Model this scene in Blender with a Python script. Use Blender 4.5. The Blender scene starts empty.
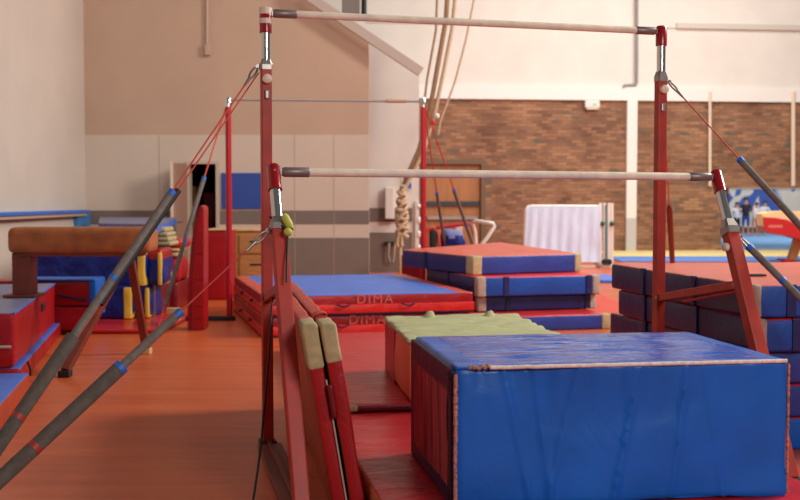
import bpy, bmesh, math, random
from mathutils import Vector, Matrix, Quaternion, noise
random.seed(7)
S = bpy.context.scene
COL = S.collection

# ------------------------------------------------------------------ camera
F = 1111.0; YH = 200.5; CZ = 1.364
PITCH = math.atan((250 - YH) / F)
cd = bpy.data.cameras.new('camera'); cam = bpy.data.objects.new('camera', cd); COL.objects.link(cam)
cam.location = (0, 0, CZ); cam.rotation_euler = (math.pi / 2 - PITCH, 0, 0)
cd.sensor_width = 36; cd.lens = F * 36 / 800; cd.clip_end = 200
cd.dof.use_dof = True; cd.dof.focus_distance = 5.4; cd.dof.aperture_fstop = 3.4
S.camera = cam

# ------------------------------------------------------------------ world and light
W = bpy.data.worlds.new('world'); S.world = W; W.use_nodes = True
bg = W.node_tree.nodes['Background']; bg.inputs[0].default_value = (0.94, 0.94, 1.0, 1); bg.inputs[1].default_value = 0.11

def area(name, loc, target, size, power, color=(1, .9, .8), size_y=None):
    l = bpy.data.lights.new(name, 'AREA'); l.energy = power; l.color = color; l.shape = 'RECTANGLE'
    l.size = size; l.size_y = size_y or size
    o = bpy.data.objects.new(name, l); COL.objects.link(o); o.location = loc
    o.rotation_euler = (Vector(target) - Vector(loc)).to_track_quat('-Z', 'Y').to_euler()
    return o
area('hall_ceiling_lamps', (7, 21, 8.5), (6, 25, 0), 9, 1350, (1, .94, .85), 9)
area('hall_high_window', (8.5, 9.5, 7.0), (.3, 8.5, 0), 3.0, 1100, (1, .94, .86), 3.0)
area('side_bay_fill_light', (-.6, 12, 6.0), (-2, 18, 1.5), 2.2, 95, (1, .90, .78), 3)  # unseen light, added and aimed to brighten the bay wall
area('front_fill_light', (4.6, -2.5, 4.6), (.8, 5.5, .2), 3, 330, (1, .96, .94), 2.4)  # unseen light added behind the camera to lift the block's front face
area('far_room_fill_light', (14, 38, 6.5), (14, 42, 0), 8, 620, (1, .96, .92), 8)  # unseen light added to brighten the dim mural, children and carpet
S.view_settings.view_transform = 'Standard'; S.view_settings.look = 'None'
S.view_settings.exposure = 0.2; S.view_settings.gamma = 1.0; S.view_settings.use_curve_mapping = False

# ------------------------------------------------------------------ pixel helpers (where things stand)
_ca, _sa = math.cos(PITCH), math.sin(PITCH)
def ray(px, py):
    u = (250 - py) / F
    return Vector(((px - 400) / F, _ca + u * _sa, -_sa + u * _ca))
def atY(px, py, Y):
    d = ray(px, py); return Vector((0, 0, CZ)) + d * (Y / d.y)
def onZ(px, py, z):
    d = ray(px, py); return Vector((0, 0, CZ)) + d * ((z - CZ) / d.z)

# ------------------------------------------------------------------ materials
def lin(c):
    return tuple(((v / 255) / 12.92 if v / 255 <= .04045 else ((v / 255 + .055) / 1.055) ** 2.4) for v in c) + (1,)
class NT:
    def __init__(s, name, rough=.5, metal=0, spec=.5):
        s.m = bpy.data.materials.new(name); s.m.use_nodes = True; s.t = s.m.node_tree
        s.b = s.t.nodes['Principled BSDF']; s.b.inputs['Roughness'].default_value = rough
        s.b.inputs['Metallic'].default_value = metal; s.b.inputs['Specular IOR Level'].default_value = spec
    def n(s, typ, **kw):
        n = s.t.nodes.new(typ)
        for k, v in kw.items():
            if hasattr(n, k) and not k[0].isupper(): setattr(n, k, v)
            else: n.inputs[k].default_value = v
        return n
    def l(s, a, b): s.t.links.new(a, b)
    def coord(s, scale=(1, 1, 1), obj=True):
        tc = s.n('ShaderNodeTexCoord'); mp = s.n('ShaderNodeMapping'); mp.inputs['Scale'].default_value = scale
        s.l(tc.outputs['Object'], mp.inputs['Vector']); return mp.outputs[0]
    def ramp(s, fac, stops):
        r = s.n('ShaderNodeValToRGB'); s.l(fac, r.inputs[0]); e = r.color_ramp.elements
        while len(e) < len(stops): e.new(.5)
        for q, (p, c) in zip(e, stops): q.position = p; q.color = lin(c) if len(c) == 3 else c
        return r.outputs[0]
    def noise(s, vec, scale, detail=3, rough=.55, dist=0):
        n = s.n('ShaderNodeTexNoise'); s.l(vec, n.inputs['Vector'])
        n.inputs['Scale'].default_value = scale; n.inputs['Detail'].default_value = detail
        n.inputs['Roughness'].default_value = rough; n.inputs['Distortion'].default_value = dist
        return n.outputs['Fac']
    def bump(s, h, strength, dist=.01):
        b = s.n('ShaderNodeBump'); b.inputs['Strength'].default_value = strength; b.inputs['Distance'].default_value = dist
        s.l(h, b.inputs['Height']); s.l(b.outputs[0], s.b.inputs['Normal'])
def simple(name, c, rough=.5, metal=0, var=.0, scale=6, bump=0, bscale=30, bdist=.005, stretch=(1, 1, 1), spec=.5):
    M = NT(name, rough, metal, spec); v = M.coord(stretch)
    if var:
        a = tuple(max(0, x * (1 - var)) for x in c); b = tuple(min(255, x * (1 + var)) for x in c)
        M.l(M.ramp(M.noise(v, scale), [(.3, a), (.7, b)]), M.b.inputs['Base Color'])
    else: M.b.inputs['Base Color'].default_value = lin(c)
    if bump: M.bump(M.noise(v, bscale, 4, .6, .6), bump, bdist)
    return M.m
def vinyl(name, c, rough=.34, var=.06, bump=.5, bscale=5, stretch=(1, 1, 1), bdist=.02, spec=.38):
    return simple(name, c, rough, 0, var, 3, bump, bscale, bdist, stretch, spec)

M = {}
M['red'] = vinyl('red_vinyl', (160, 20, 27))
M['red_top'] = vinyl('red_vinyl_worn', (196, 44, 40), rough=.3)
M['red_bright'] = vinyl('bright_red_vinyl', (214, 40, 36), bscale=9)
M['salmon'] = vinyl('faded_red_vinyl', (205, 78, 58), rough=.33)
M['red_floor_mat'] = vinyl('red_landing_vinyl', (190, 34, 44), rough=.3, bump=.6, bscale=3.5, stretch=(.8, 3.2, 1), bdist=.03)
M['maroon'] = vinyl('dark_red_vinyl', (112, 14, 22))
M['tan_side'] = vinyl('tan_vinyl', (206, 124, 82), rough=.5, bump=.7, bscale=6)
M['blue'] = vinyl('blue_vinyl', (4, 92, 186), rough=.36, bump=.35, bscale=3)
M['blue_shiny'] = vinyl('glossy_blue_vinyl', (8, 84, 186), rough=.16, bump=.55, bscale=3, stretch=(1.2, 5, 1), bdist=.03, spec=.6)
M['sky_blue'] = vinyl('light_blue_vinyl', (62, 112, 206), rough=.4, bump=.3)
M['navy'] = vinyl('navy_vinyl', (34, 38, 92), rough=.42)
M['navy_face'] = vinyl('navy_blue_vinyl', (44, 62, 140), rough=.42)
M['royal_face'] = vinyl('royal_blue_vinyl', (28, 74, 158), rough=.4)
M['dark_navy'] = vinyl('dark_navy_band', (16, 22, 58), rough=.5)
M['deep_blue'] = vinyl('deep_blue_vinyl', (14, 34, 118), rough=.45, bump=.9, bscale=3.5, bdist=.04)
M['greyblue'] = vinyl('grey_blue_vinyl', (112, 116, 148), rough=.45)
M['yellow'] = vinyl('yellow_vinyl', (214, 176, 60), rough=.5)
M['cream'] = simple('cream_canvas', (178, 160, 118), .8, 0, .08, 20, .4, 120, .002)
M['grey_canvas'] = simple('grey_canvas', (170, 152, 136), .8, 0, .08, 20, .4, 120, .002)
M['khaki'] = simple('khaki_cloth', (176, 176, 132), .8, 0, .05, 9, .7, 5, .03, (1, 4, 1))
M['suede'] = simple('brown_suede', (160, 92, 50), .85, 0, .12, 7, .3, 60, .004)
M['frame_red'] = simple('painted_red_steel', (172, 42, 22), .5, 0, .08, 9, .1, 60, .001)
M['frame_dark'] = simple('brown_red_steel', (112, 44, 30), .5, 0, .1, 9)
M['cap_red'] = simple('gloss_red_paint', (150, 12, 22), .22)
M['post_red'] = simple('bright_red_steel', (176, 18, 34), .3)
M['chrome'] = simple('chrome', (208, 206, 202), .16, 1)
M['steel'] = simple('brushed_steel', (158, 148, 142), .38, .9, .06, 30)
M['bar'] = simple('pale_wood_rail', (234, 216, 194), .45, 0, .06, 12, .05, 60, .001, (1, 1, 1))
M['bar_brown'] = simple('brown_rail', (150, 106, 78), .5)
M['bar_end'] = simple('grey_rail_sleeve', (132, 116, 112), .4, .4)
M['black'] = simple('black_rubber', (22, 20, 22), .6)
M['foam'] = simple('grey_foam_sleeve', (112, 102, 96), .85, 0, .1, 30, .25, 150, .002)
M['foam_dark'] = simple('charcoal_foam_sleeve', (88, 79, 72), .88, 0, .1, 30, .25, 150, .002)
M['blue_tape'] = simple('blue_tape', (40, 100, 190), .5)
M['red_tape'] = simple('red_tape', (160, 48, 36), .5)
M['cable'] = simple('red_cable', (196, 62, 42), .5)
M['white'] = simple('white_plastic', (228, 222, 214), .4)
M['ivory'] = simple('ivory_plastic', (226, 204, 184), .4)
M['lime'] = simple('lime_rubber', (186, 186, 74), .55)
M['rope'] = simple('pale_rope', (198, 170, 140), .9, 0, .15, 60, .6, 160, .004)
M['rope_dark'] = simple('tan_rope', (166, 130, 98), .9, 0, .15, 60, .6, 160, .004)
M['wood'] = simple('honey_wood', (176, 122, 70), .5, 0, .1, 5, 0, 1, 0, (1, 1, 8))
M['wood_pale'] = simple('pale_wood', (206, 170, 116), .5, 0, .1, 6)
M['piping'] = simple('pale_piping', (224, 204, 192), .5, 0, .1, 60)
M['zip'] = simple('frayed_pink_seam', (170, 110, 98), .8, 0, .35, 90, .8, 200, .004)
M['sheet'] = simple('white_cloth', (208, 222, 250), .8, 0, .03, 6, .25, 7, .02, (6, 1, .6))
M['skin'] = simple('skin', (204, 150, 122), .6); M['hair'] = simple('dark_hair', (52, 34, 28), .7)
M['cloth_white'] = simple('white_cotton', (226, 220, 222), .8); M['cloth_black'] = simple('black_cotton', (34, 30, 38), .8)
M['cloth_blue'] = simple('blue_cotton', (48, 74, 150), .8)
M['grey_pad'] = simple('grey_metal_vent', (140, 130, 126), .6)

def m_mesh_panel():
    N = NT('dark_red_pleated_mesh', .5); v = N.coord((1, 1, 1))
    w = N.n('ShaderNodeTexNoise'); mp = N.n('ShaderNodeMapping'); mp.inputs['Scale'].default_value = (22, 22, 1.2)
    N.l(v, mp.inputs[0]); N.l(mp.outputs[0], w.inputs['Vector']); w.inputs['Scale'].default_value = 1.4; w.inputs['Detail'].default_value = 3
    N.l(N.ramp(w.outputs['Fac'], [(.3, (112, 40, 52)), (.7, (186, 78, 86))]), N.b.inputs['Base Color'])
    N.bump(w.outputs['Fac'], .9, .02); return N.m
M['mesh_panel'] = m_mesh_panel()

def m_floor():
    N = NT('terracotta_sports_floor', .36, 0, .4); v = N.coord((1, 1, 1))
    a = N.n('ShaderNodeMapping'); a.inputs['Scale'].default_value = (.5, 4.5, 1); N.l(v, a.inputs[0])
    f = N.noise(a.outputs[0], 1.6, 5, .6, .5)
    N.l(N.ramp(f, [(.3, (182, 78, 38)), (.55, (198, 92, 48)), (.75, (210, 106, 58))]), N.b.inputs['Base Color'])
    N.bump(f, .12, .01); return N.m
M['floor'] = m_floor()

def m_brick():
    N = NT('brown_brick', .85)
    tc = N.n('ShaderNodeTexCoord'); sx = N.n('ShaderNodeSeparateXYZ'); cx = N.n('ShaderNodeCombineXYZ')
    N.l(tc.outputs['Object'], sx.inputs[0]); N.l(sx.outputs['X'], cx.inputs['X']); N.l(sx.outputs['Z'], cx.inputs['Y'])
    b = N.n('ShaderNodeTexBrick'); N.l(cx.outputs[0], b.inputs['Vector'])
    b.inputs['Scale'].default_value = 1; b.inputs['Brick Width'].default_value = .27; b.inputs['Row Height'].default_value = .085
    b.inputs['Mortar Size'].default_value = .012; b.inputs['Mortar Smooth'].default_value = .3
    b.inputs['Color1'].default_value = lin((132, 90, 68)); b.inputs['Color2'].default_value = lin((184, 134, 100)); b.inputs['Mortar'].default_value = lin((132, 110, 94))
    n1 = N.noise(cx.outputs[0], 1.1, 4); mx = N.n('ShaderNodeMix', data_type='RGBA', blend_type='MULTIPLY')
    mx.inputs['Factor'].default_value = .8
    N.l(b.outputs['Color'], mx.inputs['A']); N.l(N.ramp(n1, [(.3, (186, 172, 168)), (.65, (250, 244, 238))]), mx.inputs['B'])
    # scattered dark grey-green bricks
    mp = N.n('ShaderNodeMapping'); mp.inputs['Scale'].default_value = (3.7, 11.8, 1); N.l(cx.outputs[0], mp.inputs[0])
    wn = N.n('ShaderNodeTexVoronoi'); N.l(mp.outputs[0], wn.inputs['Vector']); wn.inputs['Scale'].default_value = 1
    sp = N.n('ShaderNodeSeparateColor'); N.l(wn.outputs['Color'], sp.inputs[0])
    cr = N.ramp(sp.outputs[0], [(.95, (0, 0, 0)), (.97, (255, 255, 255))])
    m2 = N.n('ShaderNodeMix', data_type='RGBA'); N.l(cr, m2.inputs['Factor']); N.l(mx.outputs['Result'], m2.inputs['A']); m2.inputs['B'].default_value = lin((104, 92, 78))
    N.l(m2.outputs['Result'], N.b.inputs['Base Color']); N.bump(b.outputs['Fac'], -.3, .01); return N.m
M['brick'] = m_brick()
M['plaster'] = simple('white_plaster', (226, 218, 210), .8, 0, .02, 1.2, .1, 14, .01)
M['plaster_warm'] = simple('warm_plaster', (192, 162, 140), .8, 0, .025, .8, .08, 10, .01)
M['panel'] = simple('painted_panel', (206, 188, 172), .65, 0, .02, .8)
M['grey_stripe'] = simple('grey_paint', (120, 106, 98), .6, 0, .03, 2)
M['beam_white'] = simple('white_beam', (236, 230, 226), .6)
M['board_blue'] = simple('blue_board', (44, 74, 156), .5, 0, .05, 2)
M['dark_room'] = simple('store_room_shade', (46, 34, 28), .8)  # shade of the unlit interior as a wall colour
M['door_leaf'] = simple('taupe_door', (150, 116, 98), .6)
M['orange_door'] = simple('orange_wood_door', (164, 106, 62), .5, 0, .07, 2, 0, 1, 0, (6, 1, .6))
M['mat_yellow'] = simple('yellow_carpet', (240, 220, 150), .9, 0, .04, 8)
M['mat_blue'] = simple('blue_carpet', (90, 132, 206), .9, 0, .04, 8)
M['mat_pale_blue'] = simple('pale_blue_carpet', (120, 168, 216), .9, 0, .04, 8)
M['green_lamp'] = simple('green_exit_panel', (150, 214, 160), .5)
M['red_carpet'] = simple('red_runner', (206, 76, 58), .8, 0, .05, 5)
def m_mural():
    N = NT('mural_print', .6); tc = N.n('ShaderNodeTexCoord'); mp = N.n('ShaderNodeMapping'); N.l(tc.outputs['Object'], mp.inputs[0])
    mp.inputs['Scale'].default_value = (1.15, 1, .8)
    n = N.noise(mp.outputs[0], 1.25, 1.5, .4, .9)
    N.l(N.ramp(n, [(.42, (66, 98, 178)), (.45, (92, 124, 196)), (.465, (232, 222, 204)), (.8, (226, 214, 196))]), N.b.inputs['Base Color']); return N.m
M['mural'] = m_mural()

# ------------------------------------------------------------------ mesh builders
class MB:
    def __init__(s): s.v = []; s.f = []; s.fm = []; s.sm = []
    def add(s, vs, fs, mi=0, smooth=False):
        o = len(s.v); s.v += [Vector(v) for v in vs]
        for k, f in enumerate(fs):
            s.f.append(tuple(i + o for i in f)); s.fm.append(mi[k] if isinstance(mi, list) else mi); s.sm.append(smooth)
        return s
    def box(s, lo, hi, mi=0, mat=None):
        x0, y0, z0 = lo; x1, y1, z1 = hi
        vs = [Vector(p) for p in ((x0,y0,z0),(x1,y0,z0),(x1,y1,z0),(x0,y1,z0),(x0,y0,z1),(x1,y0,z1),(x1,y1,z1),(x0,y1,z1))]
        if mat: vs = [mat @ v for v in vs]
        return s.add(vs, [(0,3,2,1),(4,5,6,7),(0,1,5,4),(1,2,6,5),(2,3,7,6),(3,0,4,7)], mi)
    def bbox(s, lo, hi, r=.01, mi=0, mat=None):   # box with bevelled edges
        bm = bmesh.new(); bmesh.ops.create_cube(bm, size=1)
        c = [(a + b) / 2 for a, b in zip(lo, hi)]; d = [abs(b - a) for a, b in zip(lo, hi)]
        for v in bm.verts: v.co = Vector((c[0] + v.co.x * d[0], c[1] + v.co.y * d[1], c[2] + v.co.z * d[2]))
        r = min(r, min(d) * .45)
        bmesh.ops.bevel(bm, geom=bm.edges[:], offset=r, segments=2, affect='EDGES', profile=.6)
        bm.verts.index_update(); vs = [(mat @ v.co if mat else v.co.copy()) for v in bm.verts]
        fs = [tuple(v.index for v in f.verts) for f in bm.faces]; bm.free()
        return s.add(vs, fs, mi, False)
    def beam(s, p0, p1, w, d, side=Vector((1, 0, 0)), r=.004, mi=0):  # bar of rectangular section along p0-p1
        p0, p1 = Vector(p0), Vector(p1); z = (p1 - p0); L = z.length; z.normalize()
        x = side - z * side.dot(z); x.normalize(); y = z.cross(x)
        m = Matrix((x, y, z)).transposed().to_4x4(); m.translation = p0
        return s.bbox((-w/2, -d/2, 0), (w/2, d/2, L), r, mi, m)
    def tube(s, pts, r, seg=14, mi=0, closed=False, cap=True):
        pts = [Vector(p) for p in pts]; n = len(pts); rs = r if isinstance(r, (list, tuple)) else [r] * n
        t0 = (pts[1] - pts[0]).normalized(); a = Vector((0, 0, 1)) if abs(t0.z) < .9 else Vector((1, 0, 0))
        u = (a - t0 * a.dot(t0)).normalized(); vs = []; fs = []
        for i, p in enumerate(pts):
            if closed: t = (pts[(i+1) % n] - pts[i-1]).normalized()
            else: t = (pts[min(i+1, n-1)] - pts[max(i-1, 0)]).normalized()
            u = (u - t * u.dot(t)).normalized(); w = t.cross(u)
            for k in range(seg):
                q = 2 * math.pi * k / seg; vs.append(p + (u * math.cos(q) + w * math.sin(q)) * rs[i])
        for i in range(n if closed else n - 1):
            j = (i + 1) % n
            for k in range(seg): fs.append((i*seg+k, i*seg+(k+1) % seg, j*seg+(k+1) % seg, j*seg+k))
        if cap and not closed:
            fs.append(tuple(range(seg))[::-1]); fs.append(tuple((n-1)*seg+k for k in range(seg)))
        return s.add(vs, fs, mi, True)
    def ball(s, c, r, mi=0, sc=(1, 1, 1)):
        bm = bmesh.new(); bmesh.ops.create_uvsphere(bm, u_segments=16, v_segments=10, radius=r)
        bm.verts.index_update(); vs = [Vector(c) + Vector((v.co.x*sc[0], v.co.y*sc[1], v.co.z*sc[2])) for v in bm.verts]
        fs = [tuple(v.index for v in f.verts) for f in bm.faces]; bm.free(); return s.add(vs, fs, mi, True)
    def prism(s, prof, y0, y1, mi=0, r=0, mat=None):   # profile in x,z extruded along y, edges bevelled
        bm = bmesh.new(); a = [bm.verts.new((x, y0, z)) for x, z in prof]; b = [bm.verts.new((x, y1, z)) for x, z in prof]
        n = len(prof); bm.faces.new(a); bm.faces.new(b[::-1])
        for i in range(n): bm.faces.new((a[i], b[i], b[(i+1) % n], a[(i+1) % n]))
        bmesh.ops.recalc_face_normals(bm, faces=bm.faces[:])
        if r: bmesh.ops.bevel(bm, geom=[e for e in bm.edges if not (abs(e.verts[0].co.y - e.verts[1].co.y) > 1e-6 and n > 10)], offset=r, segments=2, affect='EDGES')
        bm.verts.index_update(); vs = [(mat @ v.co if mat else v.co.copy()) for v in bm.verts]
        fs = [tuple(v.index for v in f.verts) for f in bm.faces]; bm.free(); return s.add(vs, fs, mi, False)
    def rbox(s, x0, x1, y0, y1, z0, z1, r=.02, step=.08, disp=None, mi_top=0, mi_side=0, mi_fn=None):  # soft, rounded, displaced block
        hx, hy, hz = (x1-x0)/2, (y1-y0)/2, (z1-z0)/2; c = Vector(((x0+x1)/2, (y0+y1)/2, (z0+z1)/2)); r = min(r, hx*.9, hy*.9, hz*.9)
        def ax(h):
            k = max(1, int(math.ceil(2*(h-r)/step))); mid = [-(h-r) + 2*(h-r)*i/k for i in range(k+1)]
            return [-h, -h+r*.45] + mid + [h-r*.45, h]
        A = (ax(hx), ax(hy), ax(hz)); H = (hx, hy, hz); idx = {}; vs = []; fs = []; ms = []
        def vert(p):
            k = (round(p[0], 5), round(p[1], 5), round(p[2], 5))
            if k in idx: return idx[k]
            q = Vector([max(-(H[i]-r), min(H[i]-r, p[i])) for i in range(3)]); d = Vector(p) - q; n = d.normalized() if d.length > 1e-9 else Vector((0, 0, 1))
            w = q + n * r + c
            if disp: w = w + n * disp(w, n)
            idx[k] = len(vs); vs.append(w); return idx[k]
        for a in range(3):
            b, e = (a+1) % 3, (a+2) % 3
            for sg in (-1, 1):
                for i in range(len(A[b])-1):
                    for j in range(len(A[e])-1):
                        q = []
                        for (ii, jj) in ((i, j), (i+1, j), (i+1, j+1), (i, j+1)):
                            p = [0, 0, 0]; p[a] = sg*H[a]; p[b] = A[b][ii]; p[e] = A[e][jj]; q.append(vert(p))
                        if sg < 0: q = q[::-1]
                        fs.append(tuple(q)); cen = sum((vs[t] for t in q), Vector()) / 4
                        ms.append(mi_fn(cen, a, sg) if mi_fn else (mi_top if a == 2 and sg > 0 else mi_side))
        return s.add(vs, fs, ms, True)

XF = {}
def xf(o): return XF.get(o.name, Matrix.Identity(4)) if o else Matrix.Identity(4)
def build(name, mb, mats, parent=None, world=True, local=False):
    """one mesh object; vertices are given in world space, or in the parent's own space with local=True"""
    inv = Matrix.Identity(4) if (parent is None or local) else xf(parent).inverted()
    me = bpy.data.meshes.new(name); me.from_pydata([tuple(inv @ v) for v in mb.v], [], mb.f)
    for m in (mats if isinstance(mats, (list, tuple)) else [mats]): me.materials.append(m)
    for p, mi, sm in zip(me.polygons, mb.fm, mb.sm): p.material_index = mi; p.use_smooth = sm
    me.validate(); me.update()
    bm = bmesh.new(); bm.from_mesh(me); bmesh.ops.recalc_face_normals(bm, faces=bm.faces[:]); bm.to_mesh(me); bm.free()
    if any(mb.sm) :
        try: me.set_sharp_from_angle(angle=math.radians(50))
        except Exception: pass
    o = bpy.data.objects.new(name, me); COL.objects.link(o)
    if parent: o.parent = parent; XF[o.name] = xf(parent)
    return o
def tag(o, label, cat, group=None):
    o['label'] = label; o['category'] = cat
    if group: o['group'] = group
    return o
def thing(name, label, cat, loc=(0, 0, 0), rz=0, group=None):
    o = bpy.data.objects.new(name, None); COL.objects.link(o); o.location = loc; o.rotation_euler = (0, 0, rz); o.empty_display_size = .1
    XF[o.name] = Matrix.Translation(Vector(loc)) @ Matrix.Rotation(rz, 4, 'Z')
    return tag(o, label, cat, group)
def struct(name, mb, mats):
    o = build(name, mb, mats); o['kind'] = 'structure'; return o
def solo(name, mb, mats, label, cat, group=None):   # a thing that is one mesh; origin moved to its base centre
    xs = [v.x for v in mb.v]; ys = [v.y for v in mb.v]; zs = [v.z for v in mb.v]
    b = Vector(((min(xs)+max(xs))/2, (min(ys)+max(ys))/2, min(zs)))
    mb.v = [v - b for v in mb.v]; o = build(name, mb, mats); o.location = b; XF[o.name] = Matrix.Translation(b)
    return tag(o, label, cat, group)
def fold(amp, scale=2.5, st=(1, 1, 1), seed=0):
    def f(p, n): return amp * noise.noise(Vector((p.x*scale*st[0]+seed, p.y*scale*st[1], p.z*scale*st[2]+seed*.7)))
    return f
def handle(mb, c, axis, out, L=.12, r=.008, sag=.025):   # a webbing grip: a sagging strap between two ends
    c = Vector(c); axis = Vector(axis); out = Vector(out); pts = []
    for k in range(9):
        t = k/8*2-1; pts.append(c + axis*(t*L/2) + out*(.014*(1-t**4)) + Vector((0, 0, -sag*(1-t*t))))
    return mb.tube(pts, r, 8)

# ------------------------------------------------------------------ the room
fl = MB(); fl.box((-9, -3, -.1), (22, 52, 0)); struct('floor', fl, M['floor'])
XL = -5.17; YB = 18.3
w = MB(); w.box((XL-.2, -3, 0), (XL, YB+.2, 6.5)); struct('wall_left', w, simple('side_wall_plaster', (204, 190, 178), .8, 0, .02, 1.2))
# back wall of the side bay, with a doorway; its top follows the roof slope
def bx(px, Y=YB): return (px-400)*Y/F
def hz(py, Y=YB): return atY(400, py, Y).z
dx0, dx1, dzt = bx(189.5), bx(217), hz(164)
ztop = 6.5
w = MB(); w.box((XL-.2, YB, 0), (dx0, YB+.2, ztop)); w.box((dx0, YB, dzt), (dx1, YB+.2, ztop))
p1 = atY(313, 0, YB); p2 = atY(369, 38, YB); slope = (p2.z-p1.z)/(p2.x-p1.x); xl, xr = dx1, bx(369)
zk = p1.z+slope*(xl-p1.x)
w.add([(xl, YB, 0), (xr, YB, 0), (xr, YB, p2.z), (xl, YB, zk)] + [(xl, YB+.2, 0), (xr, YB+.2, 0), (xr, YB+.2, p2.z), (xl, YB+.2, zk)],
      [(0,1,2,3), (7,6,5,4), (0,4,5,1), (1,5,6,2), (2,6,7,3), (3,7,4,0)])
struct('wall_back_bay', w, M['plaster_warm'])
zs = hz(135); th = .02
def bayboard(mb, x0, x1, z0, z1, t=th, Y=YB): mb.box((x0, Y-t, z0), (x1, Y, z1))
w = MB(); bayboard(w, XL, dx0-.03, 1.2, zs); bayboard(w, dx1+.03, xr, 1.2, zs); bayboard(w, dx0-.03, dx1+.03, dzt+.03, zs)
bayboard(w, XL, dx0-.03, .75, .97); bayboard(w, dx1+.03, xr, .75, .97); struct('trim_1', w, M['panel'])
w = MB()
for a, b in ((XL, dx0-.03), (dx1+.03, xr)): bayboard(w, a, b, .97, 1.2, .022); bayboard(w, a, b, 0, .75, .022)
struct('trim_2', w, M['grey_stripe'])
w = MB()
for px in (160, 295, 334): w.box((bx(px)-.004, YB-.024, 0 if px > 200 else 1.2), (bx(px)+.004, YB-.0195, zs))
struct('trim_3', w, simple('panel_joint', (176, 150, 132), .7))
w = MB(); w.box((dx0-.06, YB-.06, 0), (dx0+.01, YB+.2, dzt)); w.box((dx1-.01, YB-.04, 0), (dx1+.05, YB+.2, dzt)); w.box((dx0-.06, YB-.04, dzt), (dx1+.05, YB+.2, dzt+.05))
struct('door_1', w, simple('door_casing', (196, 178, 160), .6))
# store room behind the doorway; its darkness is put into the wall colour
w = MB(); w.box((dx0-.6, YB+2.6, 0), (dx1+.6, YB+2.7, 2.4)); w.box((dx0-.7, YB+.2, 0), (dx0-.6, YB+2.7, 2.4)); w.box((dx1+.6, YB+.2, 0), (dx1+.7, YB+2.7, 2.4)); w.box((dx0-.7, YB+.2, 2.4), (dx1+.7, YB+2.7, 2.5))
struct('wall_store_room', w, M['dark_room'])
# the piece of wall set further back, white
YC = 21.2; cx0, cx1 = bx(366, YC), bx(419, YC)
q0, q1 = atY(366, 36, YC), atY(419, 70, YC)
w = MB(); w.add([(cx0, YC, 0), (cx1, YC, 0), (cx1, YC, q1.z), (cx0, YC, q0.z), (cx0, YC+8, 0), (cx1, YC+8, 0), (cx1, YC+8, q1.z), (cx0, YC+8, q0.z)],
      [(0,1,2,3), (1,5,6,2), (5,4,7,6), (4,0,3,7), (3,2,6,7)]); struct('wall_back_corner', w, M['plaster'])
w = MB()
for a, b in ((221.6, 208), (300, 232.5)): w.box((cx0, YC-.02, max(0, hz(a, YC))), (bx(412, YC), YC, hz(b, YC)))
struct('trim_4', w, M['grey_stripe'])
# sloping roof-edge board of the bay
e0, e1 = atY(300, -9, YB-.3), atY(421, 72, YB-.3)
w = MB(); w.beam(e0, e1, .12, .15, side=Vector((0, 1, 0))); 
struct('trim_5', w, simple('roof_edge_board', (188, 170, 158), .6))
# the brick wall of the main hall, slightly turned; white plaster above it
BA = Vector((bx(405, 29.1), 29.1, 0)); BBx = 30.3
bdir = (Vector((bx(800, 30.3), 30.3, 0)) - BA).normalized(); brz = math.atan2(bdir.y, bdir.x); BM = Matrix.Translation(BA) @ Matrix.Rotation(brz, 4, 'Z')
def bw(px, py):      # a point on the brick wall: (distance along it, height)
    d = ray(px, py); n = Vector((-bdir.y, bdir.x, 0)); t = (BA - Vector((0, 0, CZ))).dot(n) / d.dot(n); p = Vector((0, 0, CZ)) + d * t
    return (BM.inverted() @ p).x, p.z
def wallobj(name, mb, mats, kind=True):
    me = build(name, mb, mats); me.matrix_world = BM; me['kind'] = 'structure'; return me
uo, zo = bw(722, 187); uE = 14.5; _, zb = bw(600, 100.5)
dA, dT = bw(420, 164); dB, _ = bw(481, 163)
w = MB(); w.box((-1, 0, 0), (dA, .3, zb)); w.box((dA, 0, dT), (dB, .3, zb)); w.box((dB, 0, 0), (uo, .3, zb)); w.box((uo, 0, zo), (uE, .3, zb))
wallobj('wall_back', w, M['brick'])
w = MB(); w.box((-8, .02, zb), (uE, .3, 10)); wallobj('wall_back_upper', w, M['plaster'])
w = MB(); _, z2 = bw(600, 87); w.box((-.6, -.1, zb), (uE, .02, z2)); wallobj('trim_6', w, M['beam_white'])
u0, z28 = bw(676, 24); u1, z33 = bw(760, 30)
w = MB(); w.box((u0, -.08, z33), (uE, .02, z33+.14)); w.box((-1, -.015, bw(600, 27)[1]), (u0, .02, bw(600, 26)[1])); wallobj('trim_7', w, simple('grey_white_ledge', (204, 194, 184), .6))
ua, _ = bw(625.5, 170); ub, _ = bw(635.5, 170); _, zg = bw(630, 218)
w = MB(); w.box((ua, -.12, zg), (ub, 0, zb+.02)); w.box((ua, -.12, 0), (ub, 0, zg), 1); wallobj('pillar', w, [M['beam_white'], simple('grey_paint_dado', (194, 188, 186), .6)])
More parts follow.
